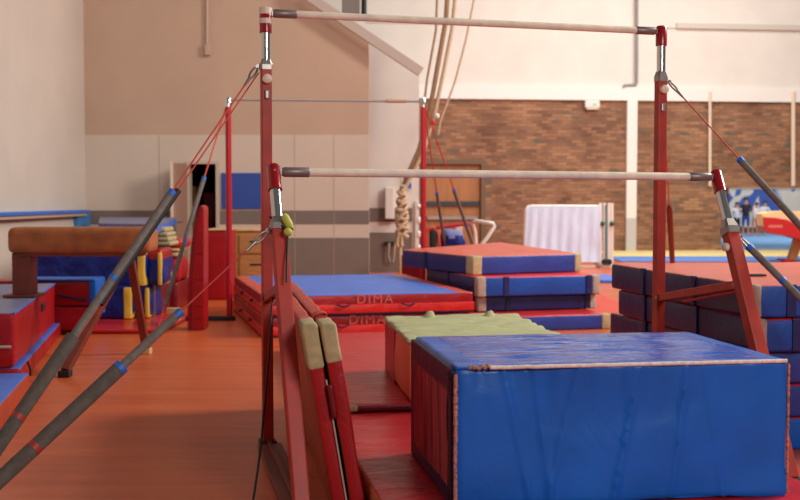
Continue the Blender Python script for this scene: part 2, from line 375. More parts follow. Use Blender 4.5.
# far room seen through the wide opening, with the printed mural
w = MB(); w.box((4, 46.2, 0), (26, 46.5, 6)); struct('wall_far_room', w, M['brick'])
w = MB(); w.box((dA, .12, 0), (dB, .17, dT)); 
d2 = wallobj('door_2', w, M['orange_door'])
w = MB(); w.box((dA-.12, -.04, 0), (dA, .2, dT)); w.box((dB, -.04, 0), (dB+.12, .2, dT)); w.box((dA-.12, -.04, dT), (dB+.12, .2, dT+.12)); wallobj('trim_8', w, simple('dark_door_frame', (112, 84, 62), .6))
w = MB(); zt = bw(460, 204)[1]; w.box((dA-.35, .04, zt-.05), (dB-.02, .11, zt+.07)); wallobj('trim_9', w, simple('push_rail_black', (46, 48, 58), .4))
w = MB(); zt = bw(460, 218)[1]; w.box((dA+.2, .0, zt-.04), (dB-.1, .1, zt+.05)); w.box((dA+.05, .04, .0), (dA+.12, .12, dT-.05)); wallobj('trim_10', w, M['steel'])
# pipes on the wall
def wallpipe(name, pts, r, label, m):
    mb = MB(); mb.tube([BM @ Vector((bw(x, y)[0], -.1, bw(x, y)[1])) for x, y in pts], r, 10); return solo(name, mb, m, label, 'pipe')
wallpipe('wall_conduit', [(635.5, -5), (635.5, 60), (635.3, 83), (634, 85.5), (623, 86), (622, 88)], .04, 'thin grey conduit that turns sideways just above the white pillar', simple('grey_conduit', (138, 132, 134), .5))
wallpipe('wall_pipe', [(708.5, 92), (708.5, 186)], .045, 'thin white pipe on the brick wall beside the tall red upright', M['ivory'])
wallpipe('wall_pipe', [(791.5, 92), (791.5, 186)], .06, 'thicker white pipe on the brick wall above the mural', M['ivory'])
# emergency lamp on the brick
lu, lz = bw(591, 105)
em = thing('emergency_light', 'small white emergency light box high on the brick wall', 'light', BM @ Vector((lu, -.03, lz-.09)), brz)
mb = MB(); mb.bbox((-.2, -.14, 0), (.2, 0, .2), .03); build('housing', mb, M['white'], em, local=True)
mb = MB(); mb.bbox((.0, -.15, .06), (.1, -.13, .12), .01); build('indicator', mb, M['green_lamp'], em, local=True)
mb = MB(); mb.bbox((-.16, -.12, -.04), (.16, -.02, .0), .01); build('diffuser', mb, M['ivory'], em, local=True)
# conduit on the bay wall
mb = MB(); mb.tube([atY(207, -20, YB-.05), atY(207, 50, YB-.05)], .022, 10); mb.bbox(tuple(atY(204.5, 55, YB-.1)), tuple(atY(211, 45, YB-.0)), .01)
solo('wall_conduit', mb, simple('beige_conduit', (186, 160, 142), .5), 'vertical beige conduit ending in a small box high on the warm wall', 'pipe')
# vent panel high on the white wall
mb = MB(); mb.bbox(tuple(atY(342, 14, 20.8)), tuple(atY(360, -24, 21.0)), .02); solo('duct_cover', mb, M['grey_pad'], 'grey duct cover high up above the sloping roof-edge board', 'panel')
mb = MB(); mb.tube([atY(364, -20, 20.8), atY(364, 19, 20.8)], .05, 8); solo('vent_pipe', mb, M['black'], 'dark upright pipe beside the grey duct cover above the roof-edge board', 'pipe')

# left wall: ledge with blue top, blue end pad
led = thing('wall_ledge', 'long blue-topped ledge along the white side wall', 'ledge', (XL, 10, 1.1))
mb = MB(); mb.bbox((XL, 8, 1.165), (XL+.16, YB-.35, 1.215), .01); build('ledge_cover', mb, M['sky_blue'], led)
mb = MB(); mb.box((XL, 8, 1.12), (XL+.13, YB-.4, 1.165)); build('ledge_board', mb, M['plaster_warm'], led)
mb = MB(); mb.bbox((XL+.001, 17.6, .0), (XL+.09, YB-.04, 1.165), .02); solo('wall_pad', mb, simple('teal_blue_pad', (62, 128, 186), .5), 'light blue upright pad in the corner under the ledge', 'pad')
# blue board on the bay wall
mb = MB(); mb.bbox((bx(222), YB-.05, hz(209)), (bx(266), YB-.021, hz(173)), .006); solo('notice_board', mb, M['board_blue'], 'plain blue board on the wall between doorway and tall uprights', 'board')
# open door leaf
dl = thing('open_door', 'taupe door leaf standing open beside the dark doorway', 'door', (bx(180), YB-.4, 0))
mb = MB(); a = atY(173, 163, YB-.55); b = atY(188, 165, YB-.03)
mb.add([(a.x, a.y, 0.02), (b.x, b.y, .02), (b.x, b.y, dzt), (a.x, a.y, dzt), (a.x+.03, a.y+.04, .02), (b.x+.0, b.y+.02, .02), (b.x, b.y+.02, dzt), (a.x+.03, a.y+.04, dzt)], [(0,1,2,3), (7,6,5,4), (0,3,7,4), (1,5,6,2), (3,2,6,7), (0,4,5,1)])
build('leaf', mb, M['door_leaf'], dl)
mb = MB(); mb.beam((a.x-.02, a.y-.02, .02), (a.x-.02, a.y-.02, dzt+.02), .04, .05); build('edge_strip', mb, M['ivory'], dl)
mb = MB(); mb.tube([(a.x+.1, a.y, 1.02), (a.x+.06, a.y-.06, 1.02), (a.x+.16, a.y-.06, 1.02)], .012, 8); build('handle', mb, M['steel'], dl)
# things in the store room
mb = MB(); mb.bbox((bx(190.5, 19.6), 19.4, 0), (bx(198, 19.6), 20, hz(186, 19.5)), .02); solo('store_cabinet', mb, M['wood'], 'narrow brown cabinet just inside the dark doorway', 'cabinet')
mb = MB(); mb.bbox((bx(204, 19.4), 19.3, 0), (bx(216, 19.4), 19.6, hz(192, 19.3)), .03); solo('stored_mat', mb, M['maroon'], 'dark red mat standing upright inside the doorway', 'mat')
# white box with hook, on the corner wall
wb = thing('wall_box', 'tall narrow white box on the corner wall beside the knotted ropes', 'box', atY(389.5, 219, YC-.02))
mb = MB(); mb.bbox(tuple(atY(385, 219, YC-.2)), tuple(atY(394.5, 187, YC-.022)), .02); build('housing', mb, M['white'], wb)
mb = MB(); mb.bbox(tuple(atY(385, 221, YC-.18)), tuple(atY(395, 219, YC-.03)), .01); build('base_plate', mb, M['black'], wb)
hk = thing('wall_hook_rail', 'black hook rail with hanging grey shackle low on the grey wall', 'hook', atY(391, 262, YC-.1))
mb = MB(); mb.bbox(tuple(atY(384, 244, YC-.12)), tuple(atY(398, 241.5, YC-.022)), .01); build('rail', mb, M['black'], hk)
mb = MB(); mb.tube([atY(389, 243, YC-.15), atY(388.5, 256, YC-.15), atY(390, 262, YC-.15), atY(393, 262, YC-.15), atY(394, 256, YC-.15), atY(395, 243, YC-.15)], .02, 8); build('shackle', mb, M['grey_canvas'], hk)
# small notice, blue and red
nt = thing('safety_notice', 'small white notice with a blue panel and red mark near the corner edge', 'sign', atY(406, 188, YC-.03))
mb = MB(); mb.box(tuple(atY(401.5, 189.5, YC-.03)), tuple(atY(412.5, 176, YC-.021))); build('sheet', mb, M['white'], nt)
mb = MB(); mb.box(tuple(atY(403, 188.5, YC-.034)), tuple(atY(411.5, 183, YC-.03))); build('blue_panel', mb, M['sky_blue'], nt)
mb = MB(); mb.box(tuple(atY(403.5, 181, YC-.034)), tuple(atY(406.5, 177, YC-.03))); build('red_panel', mb, M['red_bright'], nt)
# white pegged rail at the wall's corner
pr = thing('peg_rail', 'white upright rail with rounded pegs at the corner of the wall', 'rail', atY(416, 252, YC-.1))
mb = MB(); mb.bbox(tuple(atY(415, 262, YC-.08)), tuple(atY(418.5, 201, YC-.021)), .01); build('rail', mb, M['white'], pr)
for y in (206, 219, 221, 233, 235, 247): mb = MB(); mb.tube([atY(418, y, YC-.06), atY(421, y+.8, YC-.06)], [.05, .035], 8); build('peg', mb, M['white'], pr)

# ------------------------------------------------------------------ floor-exercise area at the back
mb = MB(); mb.bbox((.7*7, 24.6, 0), (17, 26.6, .03), .01); solo('floor_carpet', mb, M['mat_blue'], 'long blue carpet strip on the floor before the yellow border', 'carpet')
mb = MB(); mb.bbox((5.2, 26.65, 0), (17, 30.2, .02), .01); solo('floor_carpet', mb, M['mat_yellow'], 'yellow border carpet at the foot of the brick wall', 'carpet')
mb = MB(); mb.bbox((uo+BA.x+.1, 30.9, 0), (20, 45.9, .02), .01); solo('floor_carpet', mb, M['mat_pale_blue'], 'pale blue carpet of the far room below the mural', 'carpet')
mb = MB(); mb.bbox((bx(594, 19), 18.3, 0), (bx(617, 19), 19.8, .05), .01); solo('floor_mat', mb, M['sky_blue'], 'small flat blue mat between two mat stacks', 'mat')
mb = MB(); mb.bbox((bx(592, 13.5), 11.5, 0), (bx(640, 13.5), 17.5, .012), .004); solo('carpet_runner', mb, M['red_carpet'], 'red runner on the floor between the two mat stacks', 'carpet')
mu = thing('wall_mural', 'blue and cream printed mural on the far room wall', 'mural', (bx(728, 46.1), 46.1, 0))
mb = MB(); mb.box((bx(728, 46.1), 46.05, .25), (20, 46.19, hz(189, 46.1))); build('print', mb, M['mural'], mu)
mb = MB(); mb.box((bx(728, 46.1), 46.0, hz(189, 46.1)), (20, 46.19, hz(188, 46.1))); build('top_rail', mb, M['ivory'], mu)

# ------------------------------------------------------------------ people far away
def person(label, px, pyfeet, h, Y, top, legs, lean=0.0, arm=0.0, hair=True):
    base = atY(px, pyfeet, Y); base.z = 0.02; k = h/1.7
    root = thing('person', label, 'person', tuple(base), random.uniform(-.3, .3))
    J = {'pel': (0, 0, .9), 'wai': (lean*.2, 0, 1.08), 'che': (lean*.6, 0, 1.3), 'nec': (lean, 0, 1.45), 'hd0': (lean*1.1, -.01, 1.56), 'hd1': (lean*1.15, -.02, 1.66)}
    R = {'pel': .14, 'wai': .12, 'che': .15, 'nec': .055, 'hd0': .09, 'hd1': .075}
    E = [('pel', 'wai'), ('wai', 'che'), ('che', 'nec'), ('nec', 'hd0'), ('hd0', 'hd1')]
    for s_, n_ in ((-1, 'l'), (1, 'r')):
        J['hp'+n_] = (s_*.1, 0, .85); J['kn'+n_] = (s_*.11, -.02, .48); J['an'+n_] = (s_*.12, .02, .08); J['to'+n_] = (s_*.13, -.13, .04)
        J['sh'+n_] = (s_*.19+lean*.8, 0, 1.38); J['el'+n_] = (s_*(.25+arm*.1)+lean*.8, -.03-arm*.1, 1.12+arm*.1); J['wr'+n_] = (s_*(.24-arm*.1)+lean*.8, -.1-arm*.1, .9+arm*.3); J['ha'+n_] = (s_*(.23-arm*.12)+lean*.8, -.13-arm*.1, .82+arm*.36)
        R.update({'hp'+n_: .1, 'kn'+n_: .06, 'an'+n_: .045, 'to'+n_: .04, 'sh'+n_: .065, 'el'+n_: .045, 'wr'+n_: .03, 'ha'+n_: .04})
        E += [('pel', 'hp'+n_), ('hp'+n_, 'kn'+n_), ('kn'+n_, 'an'+n_), ('an'+n_, 'to'+n_), ('che', 'sh'+n_), ('sh'+n_, 'el'+n_), ('el'+n_, 'wr'+n_), ('wr'+n_, 'ha'+n_)]
    ks = list(J); me = bpy.data.meshes.new('body'); me.from_pydata([tuple(Vector(J[a])*k) for a in ks], [(ks.index(a), ks.index(b)) for a, b in E], [])
    o = bpy.data.objects.new('tmp', me); COL.objects.link(o); md = o.modifiers.new('s', 'SKIN')
    for i, a in enumerate(ks): me.skin_vertices[0].data[i].radius = (R[a]*k, R[a]*k)
    me.skin_vertices[0].data[0].use_root = True; ss = o.modifiers.new('b', 'SUBSURF'); ss.levels = 1
    dg = bpy.context.evaluated_depsgraph_get(); ev = bpy.data.meshes.new_from_object(o.evaluated_get(dg)); bpy.data.objects.remove(o)
    body = bpy.data.objects.new('body', ev); COL.objects.link(body); body.parent = root
    ev.materials.clear(); [ev.materials.append(m) for m in (M['skin'], top, legs, M['hair'])]
    for p in ev.polygons:
        z = p.center.z/k; x = abs(p.center.x/k-lean*.8); p.use_smooth = True
        p.material_index = 1 if (.92 < z < 1.44 and x < .27) else 2 if (.5 < z <= .92 and x < .21) else 0
    mb = MB(); mb.ball(Vector((lean*1.15, .025, 1.66))*k, .105*k, sc=(1, 1, .95)); build('hair', mb, M['hair'], root, local=True)
    return root
person('child in a white top standing before the mural beside another in black', 736.5, 236, 1.25, 42.5, M['cloth_white'], M['cloth_black'], 0, .5)
person('child in a black top and blue shorts with bare arms', 745.5, 237.5, 1.42, 41.5, M['cloth_black'], M['cloth_blue'], 0, .8)
person('child in white leaning sideways nearest the vaulting table', 754.5, 236, 1.24, 42.3, M['cloth_white'], M['skin'], .1, .6)
person('child with dark hair in white half hidden by the vaulting table', 762, 235.5, 1.3, 43.0, M['cloth_white'], M['cloth_blue'], .12, .3)

# ------------------------------------------------------------------ vaulting table
VY = 24.2
def pv(x, y): p = atY(x, y, VY); return (p.x, p.z)
vt = thing('vaulting_table', 'cream and red vaulting table with a curved nose on a tan leg', 'vaulting table', (bx(793, VY+.4), VY+.4, 0))
def loft(prof_a, prof_b, mi=0):  # two x,z outlines at different y bridged; used for the padded body
    pass
outl = [(x+7, y) for x, y in [(755.5, 214), (760, 212), (775, 211), (800, 211.5), (830, 213), (842, 222), (842, 243), (815, 248), (803, 244), (794, 239.5), (782, 236), (768, 234), (759.5, 232), (757, 226)]]
redl = [(x+7, y) for x, y in [(756.2, 217.2), (768, 217.8), (779, 219.6), (788, 223.5), (796, 230), (805, 240), (815, 248), (803, 244), (794, 239.5), (782, 236), (768, 234), (759.5, 232), (757, 226)]]
mb = MB(); mb.prism([pv(*p) for p in outl], VY, VY+.5, 0, .03); build('padded_top', mb, simple('cream_vault_leather', (230, 200, 150), .6, 0, .03, 4), vt)
mb = MB(); mb.prism([pv(*p) for p in redl], VY-.03, VY+.53, 0, 0); build('red_side_panel', mb, simple('vault_red', (186, 30, 34), .5), vt)
mb = MB(); a, b = pv(768, 227.8), pv(782, 225); mb.box((a[0], VY-.036, a[1]), (b[0], VY-.03, b[1])); build('pale_badge', mb, simple('faded_print', (206, 110, 100), .6), vt)
mb = MB(); mb.beam((bx(792, VY+.4), VY+.4, .05), (bx(798.5, VY+.4), VY+.4, hz(238, VY)), .16, .2); build('leg', mb, simple('tan_leg', (170, 128, 84), .6), vt)
mb = MB(); mb.bbox((bx(788, VY), VY+.1, 0), (bx(796, VY), VY+.7, .07), .02); build('foot', mb, M['red'], vt)

# ------------------------------------------------------------------ covered screen on wheels at the back
SY = 22.6
sc = thing('covered_frame', 'white metal frame draped with a white sheet before the brick wall', 'screen', (bx(565, SY), SY, 0))
mb = MB()
nx, nz = 60, 24; A0, A1 = bx(526, SY), bx(600, SY); zT, zB = hz(207, SY), hz(262, SY)
vs = []; fs = []
for i in range(nx+1):
    for j in range(nz+1):
        u = i/nx; v = j/nz; x = A0+(A1-A0)*u; z = zT+(zB-zT)*v; am = .01+.05*v*(1-.7*u)
        y = SY-.05+am*math.sin(u*46+1.5*v)*.6+.06*noise.noise(Vector((u*5, v*1.5, 3)))*v
        if u < .06: z -= (.06-u)*(.06-u)*12
        vs.append((x-.04*v*(1-u), y, z)); 
n0 = len(vs); vs += [(a, b+.05+.02, c) for a, b, c in vs]
I = lambda i, j, k=0: k*n0+i*(nz+1)+j
for i in range(nx):
    for j in range(nz): fs.append((I(i, j), I(i+1, j), I(i+1, j+1), I(i, j+1))); fs.append((I(i, j, 1), I(i, j+1, 1), I(i+1, j+1, 1), I(i+1, j, 1)))
for i in range(nx): fs.append((I(i, 0), I(i, 0, 1), I(i+1, 0, 1), I(i+1, 0))); fs.append((I(i, nz), I(i+1, nz), I(i+1, nz, 1), I(i, nz, 1)))
for j in range(nz): fs.append((I(0, j), I(0, j+1), I(0, j+1, 1), I(0, j, 1))); fs.append((I(nx, j), I(nx, j, 1), I(nx, j+1, 1), I(nx, j+1)))
mb.add(vs, fs, 0, True); build('sheet', mb, M['sheet'], sc)
mb = MB(); pts = [atY(524.5, 266, SY+.06), atY(526, 210, SY+.06), atY(528, 206.8, SY+.06), atY(532, 206, SY+.06), atY(600, 206.3, SY+.06)]; mb.tube(pts, .03, 10); build('top_rail', mb, M['white'], sc)
for px in (600.5, 604.5, 609, 612): 
    mb = MB(); mb.beam(atY(px, 267, SY+.02), atY(px, 203, SY+.02), .055, .05); build('upright', mb, M['white'], sc)
mb = MB(); mb.beam(atY(523, 266.2, SY+.02), atY(613, 266.2, SY+.02), .06, .05, side=Vector((0, 1, 0))); build('bottom_rail', mb, M['white'], sc)
mb = MB(); mb.tube([atY(606.5, 264, SY-.02), atY(606.5, 226, SY-.02)], .03, 8); mb.tube([atY(606.5, 226, SY-.02), atY(606, 205, SY-.02)], .02, 8); build('spring_strut', mb, simple('teal_steel', (120, 150, 160), .4, .5), sc)
for px in (602.5, 612): mb = MB(); mb.ball(atY(px, 223.5, SY-.03), .05); build('clamp_knob', mb, simple('dark_green_knob', (40, 84, 66), .5), sc)
for px in (604.5, 609): mb = MB(); c = atY(px, 262, SY-.03); mb.tube([c-Vector((0, .03, 0)), c+Vector((0, .03, 0))], .06, 14); build('wheel', mb, M['black'], sc)
for px in (526, 598): mb = MB(); a = atY(px, 266, SY); mb.beam((a.x, SY-.3, .04), (a.x, SY+.3, .04), .06, .07); build('foot', mb, M['steel'], sc)

# ------------------------------------------------------------------ landing and crash mats
TH = .278
def matbox(name, label, cat, FL, rz, w, d, z0, z1, top, side, group=None, r=.02, step=.09, amp=.004, corners=None, seams=None, seam_mat=None, shaded_side_mat=None, logo=False):
    t = thing(name, label, cat, (FL[0], FL[1], z0), rz, group); h = z1-z0
    mb = MB(); mb.rbox(0, w, 0, d, 0, h, r, step, fold(amp, 3, seed=FL[0]*3), mi_fn=lambda c, a, s: 0 if (a == 2 and s > 0) else (2 if a == 0 and s < 0 and shaded_side_mat else 1))  # slot for the low-x face: shade put into a darker navy
    build('cover', mb, [top, side] + ([shaded_side_mat] if shaded_side_mat else []), t, local=True)
    for (cx, cy, ex, ey) in corners or []:       # canvas corner patches wrap the corner
        mb = MB(); x0, x1 = (-.006, ex) if cx == 0 else (w-ex, w+.006); y0, y1 = (-.006, ey) if cy == 0 else (d-ey, d+.006)
        mb.rbox(x0, x1, y0, y1, -.003 if h > .1 else 0.001, h+.005, r, .08, fold(.003, 9, seed=cx)); build('corner_patch', mb, M['cream'] if not isinstance(corners, tuple) else M['grey_canvas'], t, local=True)
    for sx in seams or []:                       # closing straps down the sides: (axis, position, width)
        a, p, ww = sx; mb = MB()
        if a == 'x': mb.bbox((p, -.012, 0.004), (p+ww, .012, h+.002), .004)
        else: mb.bbox((-.012, p, 0.004), (.012, p+ww, h+.002), .004)
        build('closing_strap', mb, seam_mat or M['dark_navy'], t, local=True)
    return t
# nearest thick landing mat (red) on the floor and the thin mat lying over its far part
def alongL(Y): return -.1-.172*(Y-4.66)
t = thing('landing_mat', 'large red landing mat on the floor under the blue block, tan at its edge', 'mat', (alongL(3.2), 3.2, 0), .172)
def mfn(c, a, s): return 0 if (a == 2 and s > 0) else 1
mb = MB(); mb.rbox(0, 1.9, 0, 6.9, 0, .12, .02, .07, lambda p, n: .006*noise.noise(Vector((p.x*2.4, p.y*8, 3)))+.004*noise.noise(Vector((p.x*7, p.y*16, 1))), mi_fn=mfn)
build('cover', mb, [M['red_floor_mat'], M['tan_side']], t, local=True)
t = matbox('panel_mat', 'thin red mat laid over the far part of the landing mat', 'mat', (alongL(6.42)+.0, 6.42), .172, 1.88, 3.6, .127, .165, M['red_floor_mat'], M['maroon'], corners=[(0, 0, .16, .08)], r=.012, amp=.003)
# DIMA crash mats
def dima(label, FL, rz, w, d, z0, z1, hset):
    t = thing('crash_mat', label, 'mat', (FL[0], FL[1], z0), rz, 'red crash mats with grips'); h = z1-z0
    def mi(c, a, s):
        if a == 2 and s > 0: return 0 if (.13 < c.x < w-.12 and c.y > .0) else 2
        return 1
    mb = MB(); mb.rbox(0, w, 0, d, 0, h, .022, .065, fold(.004, 3.5), mi_fn=mi); build('cover', mb, [M['sky_blue'], M['red'], M['salmon']], t, local=True)
    mb = MB()
    mb.rbox(-.008, w+.008, -.010, .02, .015, h*.52, .008, .06, lambda p, n: .005*noise.noise(Vector((p.x*14, p.z*3, 2)))); build('skirt_flap', mb, M['red_bright'], t, local=True)
    mb = MB(); mb.rbox(-.012, .02, 0, d, .015, h*.52, .008, .08, lambda p, n: .005*noise.noise(Vector((p.y*14, p.z*3, 2)))); build('skirt_flap', mb, M['red_bright'], t, local=True)
    mb = MB(); mb.box((0, -.014, .004), (w, .0, .014)); build('piping', mb, M['dark_navy'], t, local=True)
    for x in hset: mb = MB(); handle(mb, (x, -.016, h*.55), (1, 0, 0), (0, -1, 0), .14); build('handle', mb, M['dark_navy'], t, local=True)
    for y in (.9, 1.9): mb = MB(); handle(mb, (-.018, y, h*.5), (0, 1, 0), (-1, 0, 0), .14); build('handle', mb, M['dark_navy'], t, local=True)
    cu = bpy.data.curves.new('lettering', 'FONT'); cu.body = 'DIMA'; cu.size = .135; cu.extrude = .001; cu.space_character = 1.25
    to = bpy.data.objects.new('tmp', cu); COL.objects.link(to); dg = bpy.context.evaluated_depsgraph_get()
    me = bpy.data.meshes.new_from_object(to.evaluated_get(dg)); bpy.data.objects.remove(to); me.materials.clear(); me.materials.append(M['print'])
    lo = bpy.data.objects.new('lettering', me); COL.objects.link(lo); lo.parent = t; lo.location = (.93 if z0 > .1 else .87, -.010, h*.55); lo.rotation_euler = (math.pi/2, 0, 0)
    return t
M['print'] = simple('faded_pink_print', (214, 96, 84), .6)
DR = .244
dima('blue-topped red crash mat with grips, upper one of the pair', (-1.345, 10.95), DR, 2.17, 3.0, .212, .417, (.80, 1.47))
dima('red crash mat with grips lying under the blue-topped one', (-1.365, 10.98), DR, 2.17, 3.0, 0, .206, (.80, 1.47))

# stack of navy mats in the middle
g = 'navy-sided mats stacked in the middle'
matbox('gym_mat', 'red-topped navy mat on the middle stack, top one jutting forward with tan corner', 'mat', (.80, 12.2), .43, 1.42, 1.85, .545, .75, M['salmon'], M['navy_face'], g, corners=[(0, 0, .12, .16), (1, 0, .09, .1)], seams=[('y', 1.15, .07)], seam_mat=M['dark_navy'], shaded_side_mat=M['navy'])
for ch_ in bpy.data.objects['gym_mat'].children:      # the foam has sprung up at its far corner
    for v in ch_.data.vertices: v.co.z += .075*max(0, v.co.x/1.42)*max(0, v.co.y/1.85)
matbox('gym_mat', 'bright blue sided mat second from the top of the middle stack', 'mat', (.83, 11.87), .27, 1.43, 1.9, .33, .54, M['red_bright'], M['royal_face'], g, corners=([0, 0, .10, .1], [1, 0, .09, .1]), seams=[('x', .30, .06), ('x', 1.27, .06), ('y', 1.0, .06)], seam_mat=M['navy'], shaded_side_mat=M['navy'])
matbox('gym_mat', 'darker navy mat third down in the middle stack', 'mat', (.84, 11.95), .27, 1.39, 1.9, .165, .325, M['red_top'], M['navy'], g, corners=([0, 0, .10, .1], [1, 0, .09, .1]), seams=[('x', .32, .06), ('x', 1.26, .06)], seam_mat=M['dark_navy'])
matbox('gym_mat', 'bottom navy mat of the middle stack with a tan corner showing', 'mat', (.87, 11.4), .27, 1.42, 2.0, 0, .158, M['red_top'], M['navy_face'], g, corners=[(1, 0, .10, .1)])

# stack at the right
g = 'navy-sided mats stacked beside the bars'
CR = .178; CX, CY = 1.91, 5.98
cdirx, cdiry = (math.cos(CR), math.sin(CR)), (-math.sin(CR), math.cos(CR))
def cpos(dx, dy): return (CX+cdirx[0]*dx+cdiry[0]*dy, CY+cdirx[1]*dx+cdiry[1]*dy)
matbox('gym_mat', 'red-topped mat on top of the tall stack behind the bars, blue at its end', 'mat', cpos(0, 0), CR, 1.7, 2.12, .727, .906, M['salmon'], M['royal_face'], g, corners=([0, 0, .05, .09],), seams=[('x', .19, .055), ('y', .72, .05), ('y', 1.5, .05)], seam_mat=M['navy'], shaded_side_mat=M['navy'], amp=.005)
matbox('gym_mat', 'second mat down in the tall stack behind the bars', 'mat', cpos(.02, -.03), CR, 1.7, 2.06, .545, .722, M['red_bright'], M['royal_face'], g, corners=([0, 0, .05, .09],), seams=[('x', .19, .055), ('y', .75, .05), ('y', 1.55, .05)], seam_mat=M['navy'], shaded_side_mat=M['navy'])
matbox('gym_mat', 'middle mat of the tall stack, jutting out at the far end', 'mat', cpos(.03, .02), CR, 1.7, 2.2, .363, .54, M['red_bright'], M['navy_face'], g, seams=[('y', 1.5, .05)], shaded_side_mat=M['navy'])
matbox('gym_mat', 'mat just above the floor one in the tall stack', 'mat', cpos(.03, .0), CR, 1.7, 2.1, .181, .358, M['red_bright'], M['navy_face'], g, shaded_side_mat=M['navy'])
matbox('gym_mat', 'lowest mat of the tall stack, teal blue at the end', 'mat', cpos(.02, .0), CR, 1.7, 2.1, 0, .176, M['red_bright'], M['blue'], g, shaded_side_mat=M['navy'])
mb = MB(); p = onZ(757.5, 276.5, .906); mb.bbox((p.x-.05, p.y-.02, .909), (p.x+.05, p.y+.05, .92), .006); solo('velcro_pad', mb, M['black'], 'small flat black pad lying on the tall mat stack', 'pad')

# khaki-covered foam slab behind the blue block
t = thing('foam_slab', 'thick foam slab under a wrinkled khaki cloth behind the blue block', 'mat', (.05, 6.55, .165), .12)
def kd(p, n):
    return (1 if n.z > .5 else .2)*.024*noise.noise(Vector((p.x*2.2+p.y*1.5, p.y*7-p.x*2, 1)))+.010*noise.noise(Vector((p.x*5, p.y*17-p.x*5, 4)))
def kmi(c, a, s): return 1 if (a == 0 and s < 0) or (a == 1 and s < 0) else (2 if a == 1 else 0)
mb = MB(); mb.rbox(0, .93, 0, 1.25, 0, .365, .04, .05, lambda p, n: .012*noise.noise(Vector((p.x*3, p.y*4, p.z*5))), mi_fn=kmi); build('foam_body', mb, [M['cream'], M['tan_side'], M['red']], t, local=True)
mb = MB(); mb.rbox(-.012, .945, -.01, 1.265, .35, .385, .017, .03, kd)
for cx, cy in ((.3, 1.18), (.72, 1.15)): mb.tube([(cx, cy, .37), (cx+.01, cy, .41), (cx+.02, cy, .425)], [.05, .03, .008], 12)
build('khaki_cloth', mb, M['khaki'], t, local=True)
mb = MB(); mb.rbox(-.006, .02, .68, 1.262, 0, .345, .01, .06, lambda p, n: .004*noise.noise(Vector((p.x*3, p.y*9, p.z*5)))); build('red_end_panel', mb, M['red'], t, local=True)

# ------------------------------------------------------------------ the big blue block
AR = .152; AW, AD, AH = 1.425, 1.02, .575
t = thing('foam_block', 'large shiny blue foam block with pale piping on the red landing mat', 'foam block', (.222, 4.42, .124), AR)
def ad(p, n):
    x, y, z = p.x, p.y, p.z; d = 0
    if abs(n.y) > .5:
        d += .034*noise.noise(Vector((x*1.5+z*2.0, 7, z*2.6-x)))                # broad diagonal folds
        pk = max(0, (z-AH*.55)/(AH*.45)); d += pk*.006*math.sin(x*46+3*noise.noise(Vector((x*4, 1, 1))))*abs(noise.noise(Vector((x*6, 5, 0))))*2
        for (fx, s, a) in ((.33, -.12, .010), (.52, .25, .009), (.78, .22, .014), (.98, .12, .011), (1.05, -.16, .007), (.2, -.2, .009)):   # long creases
            k = (x-fx-s*(AH-z)*-1)/.012; d += 1.5*a*math.exp(-k*k)*(.35+.65*abs(noise.noise(Vector((fx*9, z*6, 2)))))
    if n.z > .5:
        d += .012*noise.noise(Vector((x*2.6, y*8, 2)))+.005*noise.noise(Vector((x*6, y*20, 5)))
        e = min(x, AW-x, y, AD-y); d *= min(1, max(.0, e/.12))
    if abs(n.x) > .5: d += .006*noise.noise(Vector((3, y*4, z*3)))
    return d
mb = MB(); mb.rbox(0, AW, 0, AD, 0, AH, .022, .013, ad); build('cover', mb, [M['blue_shiny'] if False else M['blue']], t, local=True)
for ob in t.children: pass
cov = t.children[0]; cov.data.materials.append(M['blue_shiny'])
for p in cov.data.polygons:
    if p.normal.z > .7 and .1 < p.center.x < AW-.07 and .05 < p.center.y < AD-.02: p.material_index = 1
# side: pleated dark red mesh framed by navy bands
mb = MB(); ny, nz_ = 90, 14; vs = []; fs = []
for i in range(ny+1):
    for j in range(nz_+1):
        y = .1+(AD-.2)*i/ny; z = .06+(AH-.16)*j/nz_; x = -.012-.007*math.sin(i*1.15+2*noise.noise(Vector((i*.2, j*.15, 0))))*(.5+.5*j/nz_)
        vs.append((x, y, z))
n0 = len(vs); vs += [(.004, b, c) for a, b, c in vs]
I = lambda i, j, k=0: k*n0+i*(nz_+1)+j
for i in range(ny):
    for j in range(nz_): fs.append((I(i, j), I(i, j+1), I(i+1, j+1), I(i+1, j)))
for i in range(ny): fs += [(I(i, 0), I(i+1, 0), I(i+1, 0, 1), I(i, 0, 1)), (I(i, nz_), I(i, nz_, 1), I(i+1, nz_, 1), I(i+1, nz_))]
for j in range(nz_): fs += [(I(0, j), I(0, j, 1), I(0, j+1, 1), I(0, j+1)), (I(ny, j), I(ny, j+1), I(ny, j+1, 1), I(ny, j, 1))]
mb.add(vs, fs, 0, True); build('mesh_panel', mb, M['mesh_panel'], t, local=True)
for lo, hi in (((-.016, 0.02, AH-.115), (.012, AD-.02, AH-.012)), ((-.016, .02, .004), (.012, AD-.02, .07)), ((-.016, .015, .0), (.012, .07, AH-.02)), ((-.016, AD-.11, .0), (.012, AD-.01, AH-.02))):
    mb = MB(); mb.bbox(lo, hi, .006); build('edge_band', mb, M['dark_navy'], t, local=True)
mb = MB(); mb.tube([(.14+(AW-.15)*i/40, -.004+.003*noise.noise(Vector((i*.7, 0, 0))), AH-.006+.002*noise.noise(Vector((i*.9, 3, 0)))) for i in range(41)], .0085, 8); build('piping', mb, M['piping'], t, local=True)
mb = MB(); mb.tube([(.0+.002*noise.noise(Vector((i*.7, 0, 0))), -.004, .01+(AH-.04)*i/60) for i in range(61)], [.009+.003*noise.noise(Vector((i*1.7, 0, 9))) for i in range(61)], 8); build('seam_edge', mb, M['zip'], t, local=True)
